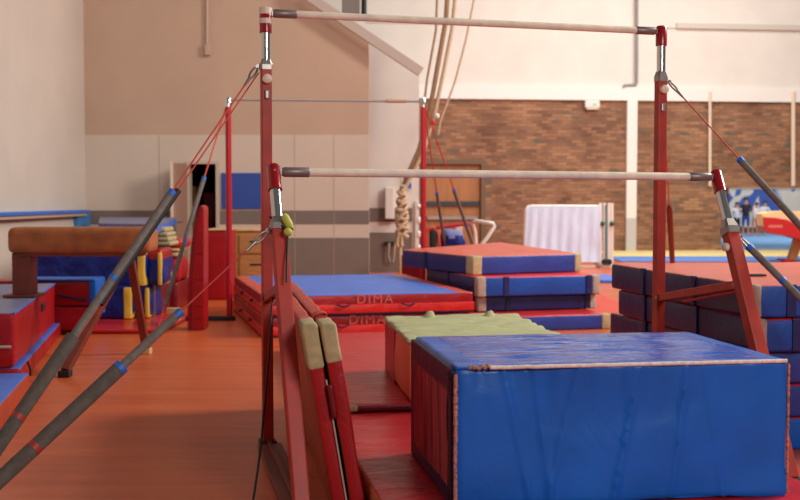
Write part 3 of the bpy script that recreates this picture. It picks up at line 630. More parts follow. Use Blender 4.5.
mb = MB(); mb.tube([(AW+.003*noise.noise(Vector((i*.7, 0, 0))), -.001, .01+(AH-.03)*i/60) for i in range(61)], [.006+.003*noise.noise(Vector((i*1.7, 0, 9))) for i in range(61)], 8); build('seam_edge', mb, M['zip'], t, local=True)
mb = MB()
for i in range(9): mb.ball((.06+i*.012, -.004+.01*random.random(), AH-.008+.008*random.random()), .009)
build('frayed_zipper', mb, simple('frayed_zip', (150, 110, 88), .8, 0, .4, 150), t, local=True)
for px in (0, ):
    mb = MB(); mb.bbox((.0, -.002, AH-.012), (.12, .10, AH+.004), .006); build('corner_patch', mb, M['blue'], t, local=True)

# ------------------------------------------------------------------ two folded mats leaning on the low bar's near upright
def leaning(label, dx, Lf):
    # section in the plane across: top at z .826, leaning towards -x ; runs along dvec
    dv = Vector((-.165, 1, 0)).normalized(); T0 = Vector((-.393+dx, 4.8, .826)); B0 = Vector((-.258+dx, 4.8, .0))
    up = (T0-B0); H = up.length; up.normalize(); side = dv.cross(up).normalized()   # points to the right
    if side.x < 0: side = -side
    m = Matrix((side, dv, up)).transposed().to_4x4(); m.translation = B0
    rt = thing('folding_mat', label, 'mat', tuple(B0), 0, 'folded mats leaning on the upright')
    def place(mb): mb.v = [m @ v for v in mb.v]; return mb
    w = .064
    sagf = lambda p, n: .006*noise.noise(Vector((p.x*4+dx*9, p.y*5, p.z*3)))
    mb = MB(); mb.rbox(-w/2, w/2, 0, Lf, 0, H, .014, .05, sagf, mi_fn=lambda c, a, s: 2 if a == 0 and s < 0 else (1 if a == 2 and s > 0 else 0)); build('cover', place(mb), [M['red'], M['red_top'], M['tan_red']], rt)
    mb = MB(); mb.rbox(-w/2-.004, w/2+.004, -.006, .24, H-.20 if dx == 0 else H-.17, H+.006, .016, .03, fold(.004, 9, seed=dx)); build('corner_patch', place(mb), M['cream'], rt)
    if dx == 0: mb = MB(); mb.box((w/2-.003, -.004, .02), (w/2+.004, .012, H-.25)); build('edge_tape', place(mb), M['grey_canvas'], rt)
    return rt, m, H, w
M['tan_red'] = vinyl('brown_red_vinyl', (166, 62, 36), rough=.45)
r1, m1, H1, w1 = leaning('folded red mat leaning on the upright, the one nearer the wooden floor', 0, 2.35)
mb = MB(); mb.rbox(w1/2-.004, w1/2+.022, -.03, .03, H1-.42, H1-.27, .01, .02); mb.v = [m1 @ v for v in mb.v]; build('closing_flap', mb, M['maroon'], r1)
r2, m2, H2, w2 = leaning('folded red mat leaning on the upright with an orange loop near its corner', .082, 2.5)
mb = MB(); pts = [m2 @ Vector((math.cos(a)*.034, .42, H2-.005+math.sin(a)*.02)) for a in [math.pi*k/8 for k in range(9)]]
for a, b in zip(pts, pts[1:]): mb.beam(a, b, .09, .004, side=Vector((-.135, 1, 0)), r=.001)
build('carry_loop', mb, simple('orange_webbing', (214, 74, 44), .6), r2)

# ------------------------------------------------------------------ uneven bars
tb = Vector((math.cos(TH), math.sin(TH), 0)); nb = Vector((math.sin(TH), -math.cos(TH), 0))   # along the bars, towards the camera side
HL = Vector((-.738, 6.15, 0)); HR = HL + tb*2.422; LLt = Vector((-.606, 5.35, 1.496)); LRt = LLt + tb*2.412 - Vector((0, 0, .010))
lean = Vector((.187, -.65, -1.498)); LLf = LLt + lean; LRf = LRt + lean
HH = atY(268, 13, 6.15).z
ub_ = thing('uneven_bars', 'red steel uneven bars with two pale rails, chrome joints and guy cables', 'uneven bars', tuple((HL+HR)/2))
def collar(mb, p0, p1, w0, w1):   # tapered square housing
    z = (p1-p0).normalized(); x = (tb-z*tb.dot(z)).normalized(); y = z.cross(x); R_ = [(p0, w0), (p0.lerp(p1, .45), w0), (p0.lerp(p1, .9), w1), (p1, w1*.86)]; vs = []; fs = []
    for p, w in R_:
        h = w/2; c = h*.72
        vs += [p+x*a+y*b for a, b in ((-h, -c), (-c, -h), (c, -h), (h, -c), (h, c), (c, h), (-c, h), (-h, c))]
    for i in range(3):
        for k in range(8): fs.append((i*8+k, i*8+(k+1) % 8, i*8+8+(k+1) % 8, i*8+8+k))
    fs += [tuple(range(8))[::-1], tuple(24+k for k in range(8))]; mb.add(vs, fs)
def lug(A, P, par):   # small eye plate between the housing and the hook
    mb = MB(); mb.beam(P, A, .026, .012, side=Vector((0, 0, 1)), r=.003); mb.tube([A+nb*-.008, A+nb*.008], .012, 10); build('lug', mb, M['steel'], par)
def zat(p, py): return atY(400, py, p.y).z
def upright_high(P, ycap, ychr, ycol0, ycol1, yknob, ypin, banded):
    zc, zr, z0, z1 = zat(P, ycap), zat(P, ychr), zat(P, ycol0), zat(P, ycol1)
    mb = MB(); mb.beam(P+Vector((0, 0, .02)), P+Vector((0, 0, z1+.01)), .058, .06, side=tb, r=.006); post = build('upright', mb, M['frame_red'], ub_)
    mb = MB(); mb.tube([P+Vector((0, 0, z1-.05)), P+Vector((0, 0, zc-.01))], .026, 24); build('extension_tube', mb, M['chrome'], post)
    mb = MB(); mb.tube([P+Vector((0, 0, zr)), P+Vector((0, 0, zc-.012)), P+Vector((0, 0, zc))], [.034, .034, .026], 24); build('end_cap', mb, M['cap_red'], post)
    if banded:
        mb = MB(); mb.tube([P+Vector((0, 0, zr+.05)), P+Vector((0, 0, zr+.078))], .0352, 24); build('pale_band', mb, M['ivory'], post)
        mb = MB(); mb.tube([P+Vector((0, 0, zc-.032)), P+Vector((0, 0, zc+.002)), P+Vector((0, 0, zc+.006))], [.0352, .0352, .026], 24); build('pale_band', mb, M['ivory'], post)
    mb = MB(); collar(mb, P+Vector((0, 0, z1-.004)), P+Vector((0, 0, z0)), .068, .050); build('collar', mb, M['steel'], post)
    k = P + nb*.032 + Vector((0, 0, zat(P, yknob))); mb = MB(); mb.tube([k, k+nb*.012, k+nb*.024, k+nb*.028], [.026, .027, .025, .018], 20); build('knob', mb, M['ivory'], post)
    k = P + nb*.03 + Vector((0, 0, zat(P, ypin))); mb = MB(); mb.bbox((-.014, -.012, -.026), (.014, .012, .026), .008, 0, Matrix.Translation(k) @ Matrix.Rotation(TH, 4, 'Z')); build('locking_pin', mb, M['steel'], post)
    mb = MB(); mb.bbox((-.045, -.06, 0), (.045, .06, .03), .008, 0, Matrix.Translation(P) @ Matrix.Rotation(TH, 4, 'Z')); build('foot', mb, M['black'], post)
    return z0, z1, post
hz0, hz1, hpl = upright_high(HL, 8.5, 33, 59, 69, 79.5, 95, True)
_, _, hpr = upright_high(HR, 26, 46, 71, 81, 90, 108, False)
def upright_low(Tp, Ft, ycap, ychr, ycol0, ycol1):
    D = (Ft-Tp).normalized()
    def on(py):
        lo, hi = 0.0, 1.0
        for _ in range(40):
            mid = (lo+hi)/2; p = Tp.lerp(Ft, mid); v = p-Vector((0, 0, CZ)); dd = v.y*_ca - v.z*_sa; u = v.y*_sa+v.z*_ca; y = 250-F*u/dd
            if y < py: lo = mid
            else: hi = mid
        return Tp.lerp(Ft, lo)
    c, r_, a, b = on(ycap), on(ychr), on(ycol0), on(ycol1)
    mb = MB(); mb.beam(Ft+Vector((0, 0, .02)), b-D*.01, .07, .066, side=tb, r=.007); post = build('upright', mb, M['frame_red'], ub_)
    mb = MB(); mb.tube([b+D*.05, c], .027, 24); build('extension_tube', mb, M['chrome'], post)
    mb = MB(); mb.tube([r_, r_-D*.006, c-D*.03, c-D*.042], [.035, .033, .033, .024], 24); build('end_cap', mb, M['cap_red'], post)
    mb = MB(); collar(mb, b+D*.004, a, .082, .060); build('collar', mb, M['steel'], post)
    mb = MB(); k = c-D*.015+nb*.033; mb.tube([k-nb*.004, k+nb*.004], .006, 10); build('screw', mb, M['chrome'], post)
    mb = MB(); mb.bbox((-.05, -.09, 0), (.05, .07, .03), .008, 0, Matrix.Translation(Ft) @ Matrix.Rotation(TH, 4, 'Z')); build('foot', mb, M['black'], post)
    return post, b, on
lpl, lcl, onl = upright_low(LLt, LLf, 166.5, 190, 218, 230.5)
lpr, lcr, onr = upright_low(LRt, LRf, 171.5, 192, 220, 234)
mb = MB(); k = onr(247)-tb*.037+nb*.0; mb.tube([k, k-tb*.02, k-tb*.025], [.022, .022, .014], 16); build('knob', mb, M['ivory'], lpr)
def rail(name, A, B, e0, e1):
    d = (B-A).normalized(); mb = MB(); mb.tube([A+d*.14, B-d*.14], .0205, 24); o = build(name, mb, M['bar'], ub_)
    for P, s in ((A, 1), (B, -1)):
        mb = MB(); mb.tube([P+d*s*.04, P+d*s*.05, P+d*s*.17, P+d*s*.172], [.019, .024, .024, .022], 20); build('end_sleeve', mb, M['bar_end'], o)
        mb = MB(); mb.beam(P+d*s*.01, P+d*s*.06, .034, .02, side=Vector((0, 0, 1)), r=.004); build('joint', mb, M['steel'], o)
    return o
rail('rail', HL+Vector((0, 0, HH)), HR+Vector((0, 0, HH)), 0, 0)
rail('rail', LLt+Vector((0, 0, .005)), LRt+Vector((0, 0, .005)), 0, 0)
def brace(P, on, y0, y1):
    a = P+Vector((0, 0, zat(P, y0)))+nb*.03; b = on(y1)-nb*.035
    mb = MB(); mb.beam(a, b, .045, .045, side=Vector((0, 0, 1)), r=.005); o = build('brace', mb, M['frame_red'], ub_)
    for q in (a, b): mb = MB(); mb.tube([q-tb*.035, q+tb*.035], .012, 10); build('bolt', mb, M['steel'], o)
    return a, b
brace(HL, onl, 297, 288)
ra, rb = brace(HR, onr, 297, 285)
mb = MB(); q = (rb-ra).normalized(); mb.tube([ra+q*.33-Vector((0, 0, .045)), rb-Vector((0, 0, .035))], .009, 10); build('lock_rod', mb, M['frame_red'], ub_)
for P, Q in ((HL, LLf), (HR, LRf)):
    a = P+nb*.05; b = Q-nb*.05; mb = MB(); mb.beam(Vector((a.x, a.y, .012)), Vector((b.x, b.y, .012)), .02, .13, side=Vector((0, 0, 1)), r=.004); mb.beam(Vector((a.x, a.y, .03)), Vector((b.x, b.y, .03)), .02, .022, side=Vector((0, 0, 1)), r=.003); build('base_rail', mb, M['frame_dark'], ub_)
def lineto(A, B, s): return A.lerp(B, s)
def cable(A, B, s0, s1, s2, bands, m1_=None, thick=True):
    """red cable A->B with a thin foam sleeve from s0 and a thick one from s1 to s2, given as pixel x on the picture's line"""
    d = (B-A).normalized(); L = (B-A).length
    side = (tb - d*tb.dot(d)).normalized(); pts = []
    mb = MB(); mb.tube([A+d*.1, B], .0045, 8); o = build('guy_cable', mb, M['cable'], ub_)
    mb = MB()   # snap hook: an oval ring with a swivel
    for w_ in (-1, 1): pts = [A + d*(.005+.045*(1-math.cos(k/12*2*math.pi))) + side*(.013*math.sin(k/12*2*math.pi)) for k in range(12)]
    mb.tube(pts, .0055, 8, closed=True); mb.tube([A+d*.085, A+d*.15], [.010, .006], 10); build('snap_hook', mb, M['steel'], o)
    if s0 is not None:
        mb = MB(); mb.tube([A+d*s0, A+d*(s1+.02)], .0195, 18); th_ = build('thin_sleeve', mb, M['foam'], o)
        mb = MB(); mb.tube([A+d*(s0-.005), A+d*(s0+.025)], .0205, 18); build('tape_band', mb, M['blue_tape'], th_)
        if thick:
            mb = MB(); mb.tube([A+d*s1, A+d*s2], .0325, 20); tk = build('thick_sleeve', mb, M['foam_dark'], o)
            for bs, bm_ in bands: mb = MB(); mb.tube([A+d*(bs-.012), A+d*(bs+.012)], .0332, 20); build('tape_band', mb, bm_, tk)
            return o, th_, d
        for bs, bm_ in bands: mb = MB(); mb.tube([A+d*(bs-.012), A+d*(bs+.012)], .0205, 18); build('tape_band', mb, bm_, th_)
    return o, None, d
def sparam(A, B, px):     # arc length along A->B where the line crosses picture column px
    lo, hi = 0.0, 1.0; f = lambda s: (lambda p: 400+F*p.x/(p.y*_ca-(p.z-CZ)*_sa))(A.lerp(B, s)); inc = f(1) > f(0)
    for _ in range(40):
        m_ = (lo+hi)/2
        if (f(m_) < px) == inc: lo = m_
        else: hi = m_
    return lo*(B-A).length
A1_ = HL+Vector((-.045, -.01, hz1+.012)); B1_ = onZ(-55, 524, 0)
cable(A1_, B1_, sparam(A1_, B1_, 172), sparam(A1_, B1_, 73), (B1_-A1_).length-.1, [(sparam(A1_, B1_, 18), M['red_tape'])])
lug(lcl+Vector((-.05, 0, 0)), lcl+Vector((-.02, 0, .01)), lpl)
s_ = sparam(A1_, B1_, 113)
dd = (B1_-A1_).normalized(); mb = MB(); mb.tube([A1_+dd*(s_-.012), A1_+dd*(s_+.012)], .0205, 18); build('tape_band', mb, M['blue_tape'], ub_)
A1b = A1_+Vector((.012, .02, -.02)); off = Vector((.02, .06, -.02)); B1b = B1_+Vector((.012, .03, 0)); d_ = (B1b-A1b).normalized()
mb = MB(); mb.tube([A1b+d_*.02, B1b], .004, 8); o2 = build('guy_cable', mb, M['cable'], ub_)
mb = MB(); mb.tube([A1b+d_*(sparam(A1b, B1b, 178)), A1b+d_*sparam(A1b, B1b, 100)], .018, 16); build('thin_sleeve', mb, M['black'], o2)
lug(A1_, HL+Vector((-.02, 0, hz1+.02)), hpl)
A2_ = lcl+Vector((-.05, -.0, .0)); B2_ = onZ(-78, 552, 0)
cable(A2_, B2_, sparam(A2_, B2_, 180), sparam(A2_, B2_, 121), (B2_-A2_).length-.1, [(sparam(A2_, B2_, 35), M['red_tape']), (sparam(A2_, B2_, 120), M['blue_tape'])])
A3_ = HR+Vector((.05, 0, zat(HR, 82))); 
def far_anchor(A, px, py, x_an, y_an): return onZ(x_an, y_an, 0)
B3_ = onZ(1055, 505, 0)
cable(A3_, B3_, sparam(A3_, B3_, 740), (B3_-A3_).length*.93, 0, [], thick=False)
lug(A3_, HR+Vector((.02, 0, zat(HR, 81))), hpr)
A4_ = lcr+Vector((.05, 0, -.02)); lug(A4_, lcr+Vector((.02, 0, -.005)), lpr); B4_ = onZ(1000, 497, 0)
cable(A4_, B4_, sparam(A4_, B4_, 749), (B4_-A4_).length*.93, 0, [(sparam(A4_, B4_, 783), M['blue_tape'])], thick=False)
A5_ = HR+Vector((.02, .04, zat(HR, 85))); B5_ = Vector((bx(676, 13.8), 13.8, 0))
d_ = (B5_-A5_).normalized(); mb = MB(); mb.tube([A5_, B5_], .005, 8); o5 = build('guy_cable', mb, M['cable'], ub_)
mb = MB(); L_ = (B5_-A5_).length; mb.tube([A5_+d_*L_*.36, A5_+d_*L_*.375, A5_+d_*L_*.9], [.012, .026, .026], 16); build('thin_sleeve', mb, simple('dark_red_sleeve', (112, 26, 32), .6), o5)
# lime rubber grip strapped to the low collar, black cord below it
gr = thing('rubber_grip', 'lime green rubber grip strapped to the collar of the low rail', 'grip', tuple(lcl+Vector((.05, -.05, -.05))))
mb = MB(); mb.tube([atY(283.5, 214.5, 5.2), atY(285, 217, 5.2), atY(289, 225, 5.2), atY(291.5, 229, 5.2)], [.012, .019, .021, .012], 14); build('grip_body', mb, M['lime'], gr)
mb = MB(); mb.ball(atY(288, 232, 5.16), .021); build('end_ball', mb, M['lime'], gr)
mb = MB(); mb.tube([atY(270, 217, 5.25), atY(276, 221, 5.22), atY(283, 227.5, 5.2), atY(286, 229, 5.18), atY(290, 228.5, 5.17), atY(293, 230, 5.17)], .006, 8); build('strap', mb, M['black'], gr)
mb = MB(); mb.tube([atY(287.5, 236, 5.17), atY(287.3, 248, 5.15), atY(286.8, 262, 5.1), atY(286.5, 282, 5.05)], .005, 8); build('cord', mb, M['black'], gr)
mb = MB(); pts = [(274, 290), (272, 306), (270.5, 330), (268.5, 360), (266.5, 385), (264, 410), (261.5, 440), (258, 468), (254.5, 492), (251, 512)]
cp = [atY(x, y, 5.7-.9*max(0, (y-290))/222) for x, y in pts]; cp.append(Vector((cp[-1].x-.02, cp[-1].y-.05, .006))); 
mb.tube(cp, .0055, 8); solo('elastic_cord', mb, M['black'], 'thin black cord hanging from the brace down to the floor', 'cord')

# ------------------------------------------------------------------ second high bar behind
SL = Vector((bx(229, 12.6), 12.6, 0)); SR = Vector((bx(423.3, 14.25), 14.25, 0)); s2 = (SR-SL).normalized()
hb = thing('horizontal_bar', 'single steel bar on two bright red posts in the middle distance', 'high bar', tuple((SL+SR)/2))
zt1 = zat(SL, 97); zb2 = zat(SR, 101); zb1 = zat(SL, 99.5)
for P in (SL, SR):
    ztp = zat(P, 97.5); zch = zat(P, 107)
    mb = MB(); mb.tube([P+Vector((0, 0, .03)), P+Vector((0, 0, zch))], .034, 18); po = build('post', mb, M['post_red'], hb)
    mb = MB(); mb.tube([P+Vector((0, 0, zch)), P+Vector((0, 0, ztp-.02)), P+Vector((0, 0, ztp))], [.036, .036, .028], 18); build('end_cap', mb, M['chrome'], po)
mb = MB(); mb.bbox((SL.x-.5, SL.y-.06, 0), (SL.x+.06, SL.y+.06, .05), .01); build('base_plate', mb, M['black'], hb)
mb = MB(); mb.bbox((SR.x-.1, SR.y-.1, 0), (SR.x+.1, SR.y+.1, .05), .01); build('base_plate', mb, M['black'], hb)
a = Vector((SL.x, SL.y, zb1)); b = Vector((SR.x, SR.y, zat(SR, 101.5))); mb = MB(); mb.tube([a, b], .014, 12); ra_ = build('rail', mb, simple('dull_grey_steel', (128, 116, 112), .6), hb)
mb = MB(); mb.tube([a.lerp(b, .79), a.lerp(b, .9)], .021, 12); build('rail_grip', mb, M['bar_brown'], ra_)
def cable2(A, B, px0, px1, col=None, r=.024):
    d = (B-A).normalized(); mb = MB(); mb.tube([A, B], .009, 8); o = build('guy_cable', mb, M['cable'], hb); s0, s1 = sparam(A, B, px0), sparam(A, B, px1)
    mb = MB(); mb.tube([A+d*s0, A+d*s1], r, 14); sl = build('thin_sleeve', mb, col or M['foam'], o)
    for s in (s0, (s0+s1)/2): mb = MB(); mb.tube([A+d*(s-.015), A+d*(s+.02)], r*1.05, 14); build('tape_band', mb, M['blue_tape'], sl)
cable2(SL+Vector((-.03, 0, zb1-.1)), onZ(157, 331, 0), 204, 165)
cable2(SR+Vector((.03, 0, zb2-.1)), Vector((bx(489, 16.8), 16.8, 0)), 454, 477)
cable2(SR+Vector((.02, .1, zb2-.15)), Vector((bx(451, 17.9), 17.9, 0)), 436.8, 444, r=.022)
# wooden blocks under its base
for (x0, y0, x1, y1, lb) in ((166, 316, 178, 309, 'pale wooden block under the base of the red post, the rear one'), (170.5, 324, 179, 317.5, 'pale wooden block under the base of the red post, the front one')):
    p = onZ((x0+x1)/2, y0, 0); hw = (x1-x0)/2*p.y/F; mb = MB(); mb.bbox((p.x-hw, p.y, 0), (p.x+hw, p.y+.12, .09), .006); solo('wooden_block', mb, M['wood_pale'], lb, 'block', 'wooden blocks by the red post')

# ------------------------------------------------------------------ climbing ropes drawn aside
g = 'climbing ropes gathered at the corner'
def rope(pts, r, m, lb, Y0=19.5):
    mb = MB(); P = [atY(x, y, Y0) for x, y in pts]; Q = []
    for i in range(len(P)-1):
        for k in range(4): Q.append(P[i].lerp(P[i+1], k/4))
    Q.append(P[-1]); mb.tube(Q, r, 8); solo('climbing_rope', mb, m, lb, 'rope', g)
rope([(449, -30), (446, 20), (437, 70), (430, 110), (419, 150), (409, 172), (402, 190), (401, 205)], .042, M['rope_dark'], 'thick tan rope slanting from the ceiling to the knotted bundle')
rope([(458, -30), (452, 30), (443, 75), (435, 112), (424, 150), (412, 175), (404, 190), (404, 210)], .034, M['rope'], 'paler rope running close beside the thick tan one', 19.4)
rope([(438, -30), (436, 30), (427, 80), (424, 105)], .02, M['rope_dark'], 'thin rope hanging just beside the two thick ones, ending at the red post', 19.6)
rope([(478, -20), (466, 40), (455, 82), (440, 122), (438, 135)], .018, M['rope'], 'thin rope slanting down across the top of the brick', 19.3)
rope([(399, 228), (400.5, 260), (401, 275)], .035, M['rope'], 'short rope tail hanging under the knotted bundle', 19.4)
kb = thing('rope_bundle', 'bundle of knotted pale rope hanging beside the white wall box', 'rope', tuple(atY(402, 240, 19.4)))
mb = MB(); pts = []
for k in range(110):
    t_ = k/110; yy = 186+t_*50; wd = (3+6.0*math.sin(min(1, t_*1.15)*math.pi*.62)); pts.append(atY(402+wd*.55*math.sin(k*.95)+1.2*math.sin(k*.31), yy+2.5*math.sin(k*1.3), 19.35+.07*math.cos(k*.95)))
mb.tube(pts, .032, 7); build('knots', mb, M['rope'], kb)
mb = MB(); mb.tube([atY(399, 232, 19.3), atY(397, 243, 19.3), atY(398.5, 248, 19.3), atY(402, 246, 19.3), atY(401, 234, 19.3)], .03, 8); build('loop', mb, M['rope'], kb)
for (x, y, m, lb, cat) in ((436.8, 116, M['white'], 'small white ball fixed to a rope in front of the bricks', 'ball'), (433, 123, M['red_bright'], 'small red ball fixed to a rope in front of the bricks', 'ball')):
    mb = MB(); mb.ball(atY(x, y, 19.25), .045 if m is not M['white'] else .05); solo('rope_stopper', mb, m, lb, cat, 'rope stoppers')

# ------------------------------------------------------------------ trestle/chair and bent tube behind the middle stack
CYY = 17.0
ch = thing('tubular_chair', 'red tube chair frame with dark seat behind the middle mat stack', 'chair', (bx(445, CYY), CYY, 0))
mb = MB()
mb.tube([atY(427, 262, CYY), atY(426.5, 234, CYY), atY(428, 229, CYY), atY(433, 227.5, CYY), atY(438, 233, CYY), atY(442, 262, CYY)], .03, 10); build('side_frame', mb, M['cable'], ch)
mb = MB(); mb.tube([atY(436, 227.5, CYY), atY(452, 226, CYY), atY(467, 223.5, CYY), atY(472, 226, CYY+.3), atY(476, 240, CYY+.3), atY(477, 258, CYY+.3)], .03, 10); build('top_frame', mb, M['post_red'], ch)
mb = MB(); mb.rbox(bx(430, CYY), bx(437, CYY), CYY-.05, CYY+.5, hz(258, CYY), hz(230, CYY), .03, .1); build('back_pad', mb, M['black'], ch)
mb = MB(); mb.bbox((bx(428, CYY), CYY, .36), (bx(476, CYY), CYY+.6, .42), .02); build('seat', mb, M['black'], ch)
for px in (428, 440, 462, 476): mb = MB(); mb.beam((bx(px, CYY), CYY+.25, 0), (bx(px, CYY), CYY+.25, .38), .04, .04); build('leg', mb, M['steel'], ch)
mb = MB(); mb.rbox(bx(443, CYY), bx(463, CYY), CYY-.12, CYY+.4, .425, hz(230, CYY), .08, .05, fold(.06, 5), mi_fn=lambda c, a, s: 1 if c.z > hz(236, CYY)+.03*math.sin(c.x*30) else 0)
solo('sports_bag', mb, [M['deep_blue'], simple('lilac_cloth', (120, 124, 186), .7)], 'crumpled blue and lilac bag on the red tube chair', 'bag')
mb = MB(); mb.bbox((bx(457, CYY), CYY+.45, .425), (bx(464, CYY), CYY+.6, hz(226, CYY)), .02); solo('stored_box', mb, M['ivory'], 'pale upright box behind the crumpled bag', 'box')
mb = MB(); mb.tube([atY(477, 268, 16.2), atY(479, 248, 16.2), atY(487, 238, 16.2), atY(494.5, 226, 16.2), atY(493, 223.5, 16.2), atY(487, 222.5, 16.2), atY(476, 221, 16.4), atY(472, 223, 16.5), atY(475, 232, 16.6), atY(477, 268, 16.7)], .03, 10); mb.tube([atY(477, 268, 16.2), (bx(477, 16.2), 16.2, 0)], .03, 10); mb.tube([atY(477, 268, 16.7), (bx(477, 16.7), 16.7, 0)], .03, 10)
solo('bent_tube_handle', mb, M['white'], 'white bent tube handle rising behind the middle mat stack', 'handle')
# dark red frame at the left end of the middle stack
mb = MB(); mb.bbox((bx(401.5, 15.2), 15.2, 0), (bx(425, 15.2), 15.5, .62), .03); solo('mat_trolley', mb, M['maroon'], 'dark red padded panel behind the end of the middle mat stack', 'panel')

# ------------------------------------------------------------------ left: cabinet, red box, standing mat
cb = thing('wooden_cabinet', 'honey wood chest of drawers with dark slots behind the red post', 'cabinet', (bx(250, 16.4), 16.4, 0))
X0, X1, Z1 = bx(234, 16.2), bx(274, 16.2), hz(231, 16.2)
mb = MB(); mb.bbox((X0, 16.2, 0.02), (X1, 16.8, Z1), .01); build('body', mb, M['wood'], cb)
mb = MB(); mb.bbox((X0-.02, 16.17, Z1), (X1+.02, 16.83, Z1+.03), .006); build('top', mb, M['wood_pale'], cb)
for y0, y1, hy in ((253.5, 234.5, 241.5), (276.5, 255, 264.5), (300, 278, 288)):
    mb = MB(); mb.bbox((X0+.08, 16.175, max(.04, hz(y0, 16.2))), (X1-.04, 16.2, hz(y1, 16.2)), .006); d = build('drawer', mb, M['wood'], cb)
    mb = MB(); mb.bbox((bx(250, 16.2), 16.165, hz(hy, 16.2)-.012), (bx(264, 16.2), 16.177, hz(hy, 16.2)+.012), .004); build('slot', mb, M['black'], d)
rb_ = thing('padded_box', 'dark red padded box with a pale wooden top against the wall', 'box', (bx(219, 15.3), 15.4, 0))
mb = MB(); mb.rbox(bx(206, 15.2), bx(229.5, 15.2), 15.2, 15.8, 0, hz(230.5, 15.2), .02, .1, fold(.006, 3)); build('body', mb, M['red'], rb_)
mb = MB(); mb.bbox((bx(206, 15.2), 15.18, hz(230.5, 15.2)), (bx(230, 15.2), 15.82, hz(229, 15.2)), .006); build('top', mb, M['wood_pale'], rb_)
# red wedge mat standing on end
WY = 11.6
wd = thing('wedge_mat', 'tall red wedge mat standing on end with a dark seam', 'mat', (bx(199, WY), WY+.3, 0))
prof = [(187.5, 331.5), (203.5, 331.5), (203.5, 208), (202.5, 205.5), (200, 205), (197, 212), (193.5, 228), (190.5, 248), (188.5, 275), (187.5, 300)]
def pw(x, y): p = atY(x, y, WY); return (p.x, max(0, p.z))
mb = MB(); mb.prism([pw(*p) for p in prof], WY, WY+.3, 0, .012); build('cover', mb, M['red'], wd)
mb = MB(); L = [(191.5, 331), (191.5, 300), (192.5, 275), (194.5, 248), (196.5, 230), (199, 214), (201, 207)]
mb.tube([atY(x, y, WY-.002) for x, y in L], .008, 8); build('seam', mb, M['maroon'], wd)
for yy in (253, 279, 306, 318): mb = MB(); mb.tube([atY(194.5, yy, WY), atY(203, yy+1, WY)], .004, 6); build('seam', mb, M['maroon'], wd)

# ------------------------------------------------------------------ vaulting horse at the left
VH = 9.35
vh = thing('vaulting_horse', 'brown suede vaulting horse on splayed steel legs', 'vaulting horse', (bx(70, VH), VH, 0))
x0, x1 = bx(6, VH), bx(150, VH); zt_, zb_ = hz(227.5, VH), hz(253.5, VH)
mb = MB(); mb.rbox(x0, x1, VH, VH+.36, zb_, zt_, .055, .03, fold(.004, 5)); build('padded_body', mb, M['suede'], vh)
mb = MB(); mb.bbox((x0+.1, VH+.06, zb_-.03), (x1-.1, VH+.30, zb_+.01), .01); build('underframe', mb, M['frame_dark'], vh)
mb = MB(); mb.beam((bx(17, VH), VH+.18, .56), (bx(17, VH), VH+.18, zb_), .15, .22, r=.01); lg = build('leg', mb, M['frame_dark'], vh)
mb = MB(); mb.bbox((bx(17, VH)-.14, VH+.02, .543), (bx(17, VH)+.14, VH+.34, .565), .006); build('foot', mb, M['frame_dark'], lg)
for ax_ in (bx(124, VH),):
    dxr = bx(153, 9.8)-bx(124, VH)
    for fy, sx in ((9.85, .05), (8.55, -.08)):
        top_ = Vector((ax_, VH+.18, zb_)); ft = Vector((ax_+((.06 if fy > 9 else -.27) if ax_ > -2.6 else (-.02 if fy > 9 else -.75)), fy, .045)); 
        mb = MB(); mb.beam(top_, ft, .065, .06, side=Vector((1, 0, 0)), r=.006); lg = build('leg', mb, M['frame_dark'], vh)
        mb = MB(); mb.bbox((ft.x-.045, ft.y-.05, 0), (ft.x+.045, ft.y+.05, .05), .008); build('foot', mb, M['wood_pale'] if fy > 9 else M['black'], lg)

# ------------------------------------------------------------------ mats at the left edge
g = 'red-sided mats along the side wall'
t = matbox('crash_mat', 'grey-blue topped red crash mat nearest the side wall, black mark on its side', 'mat', (-4.52, 7.78), .205, 1.72, 2.95, .135, .54, M['greyblue'], M['red'], g, r=.02, amp=.006)
mb = MB(); mb.bbox((1.722, 1.75, .24), (1.735, 1.95, .31), .004); build('black_patch', mb, M['black'], t, local=True)
mb = MB(); mb.tube([(1.722, .0, .4), (1.722, 2.95, .4)], .008, 8); build('piping', mb, M['sky_blue'], t, local=True)
mb = MB(); mb.tube([(1.35, -.02, .15), (1.5, -.03, .16), (1.70, -.02, .155)], .012, 8); build('carry_cord', mb, M['grey_canvas'], t, local=True)
t = matbox('crash_mat', 'lower red mat with a blue corner beneath the grey-blue topped one', 'mat', (-4.50, 7.80), .205, 1.74, 3.05, 0, .13, M['sky_blue'], M['red'], g, amp=.006)
mb = MB(); mb.tube([(1.755, .25, .14), (1.77, .28, .08), (1.765, .33, .02)], .008, 8); build('strap', mb, M['black'], t, local=True)
matbox('gym_mat', 'blue-topped mat with orange-red side at the very front by the side wall', 'mat', (-3.40, 5.58), .19, 1.2, 1.95, 0, .165, M['sky_blue'], M['tan_red'], g, amp=.008)
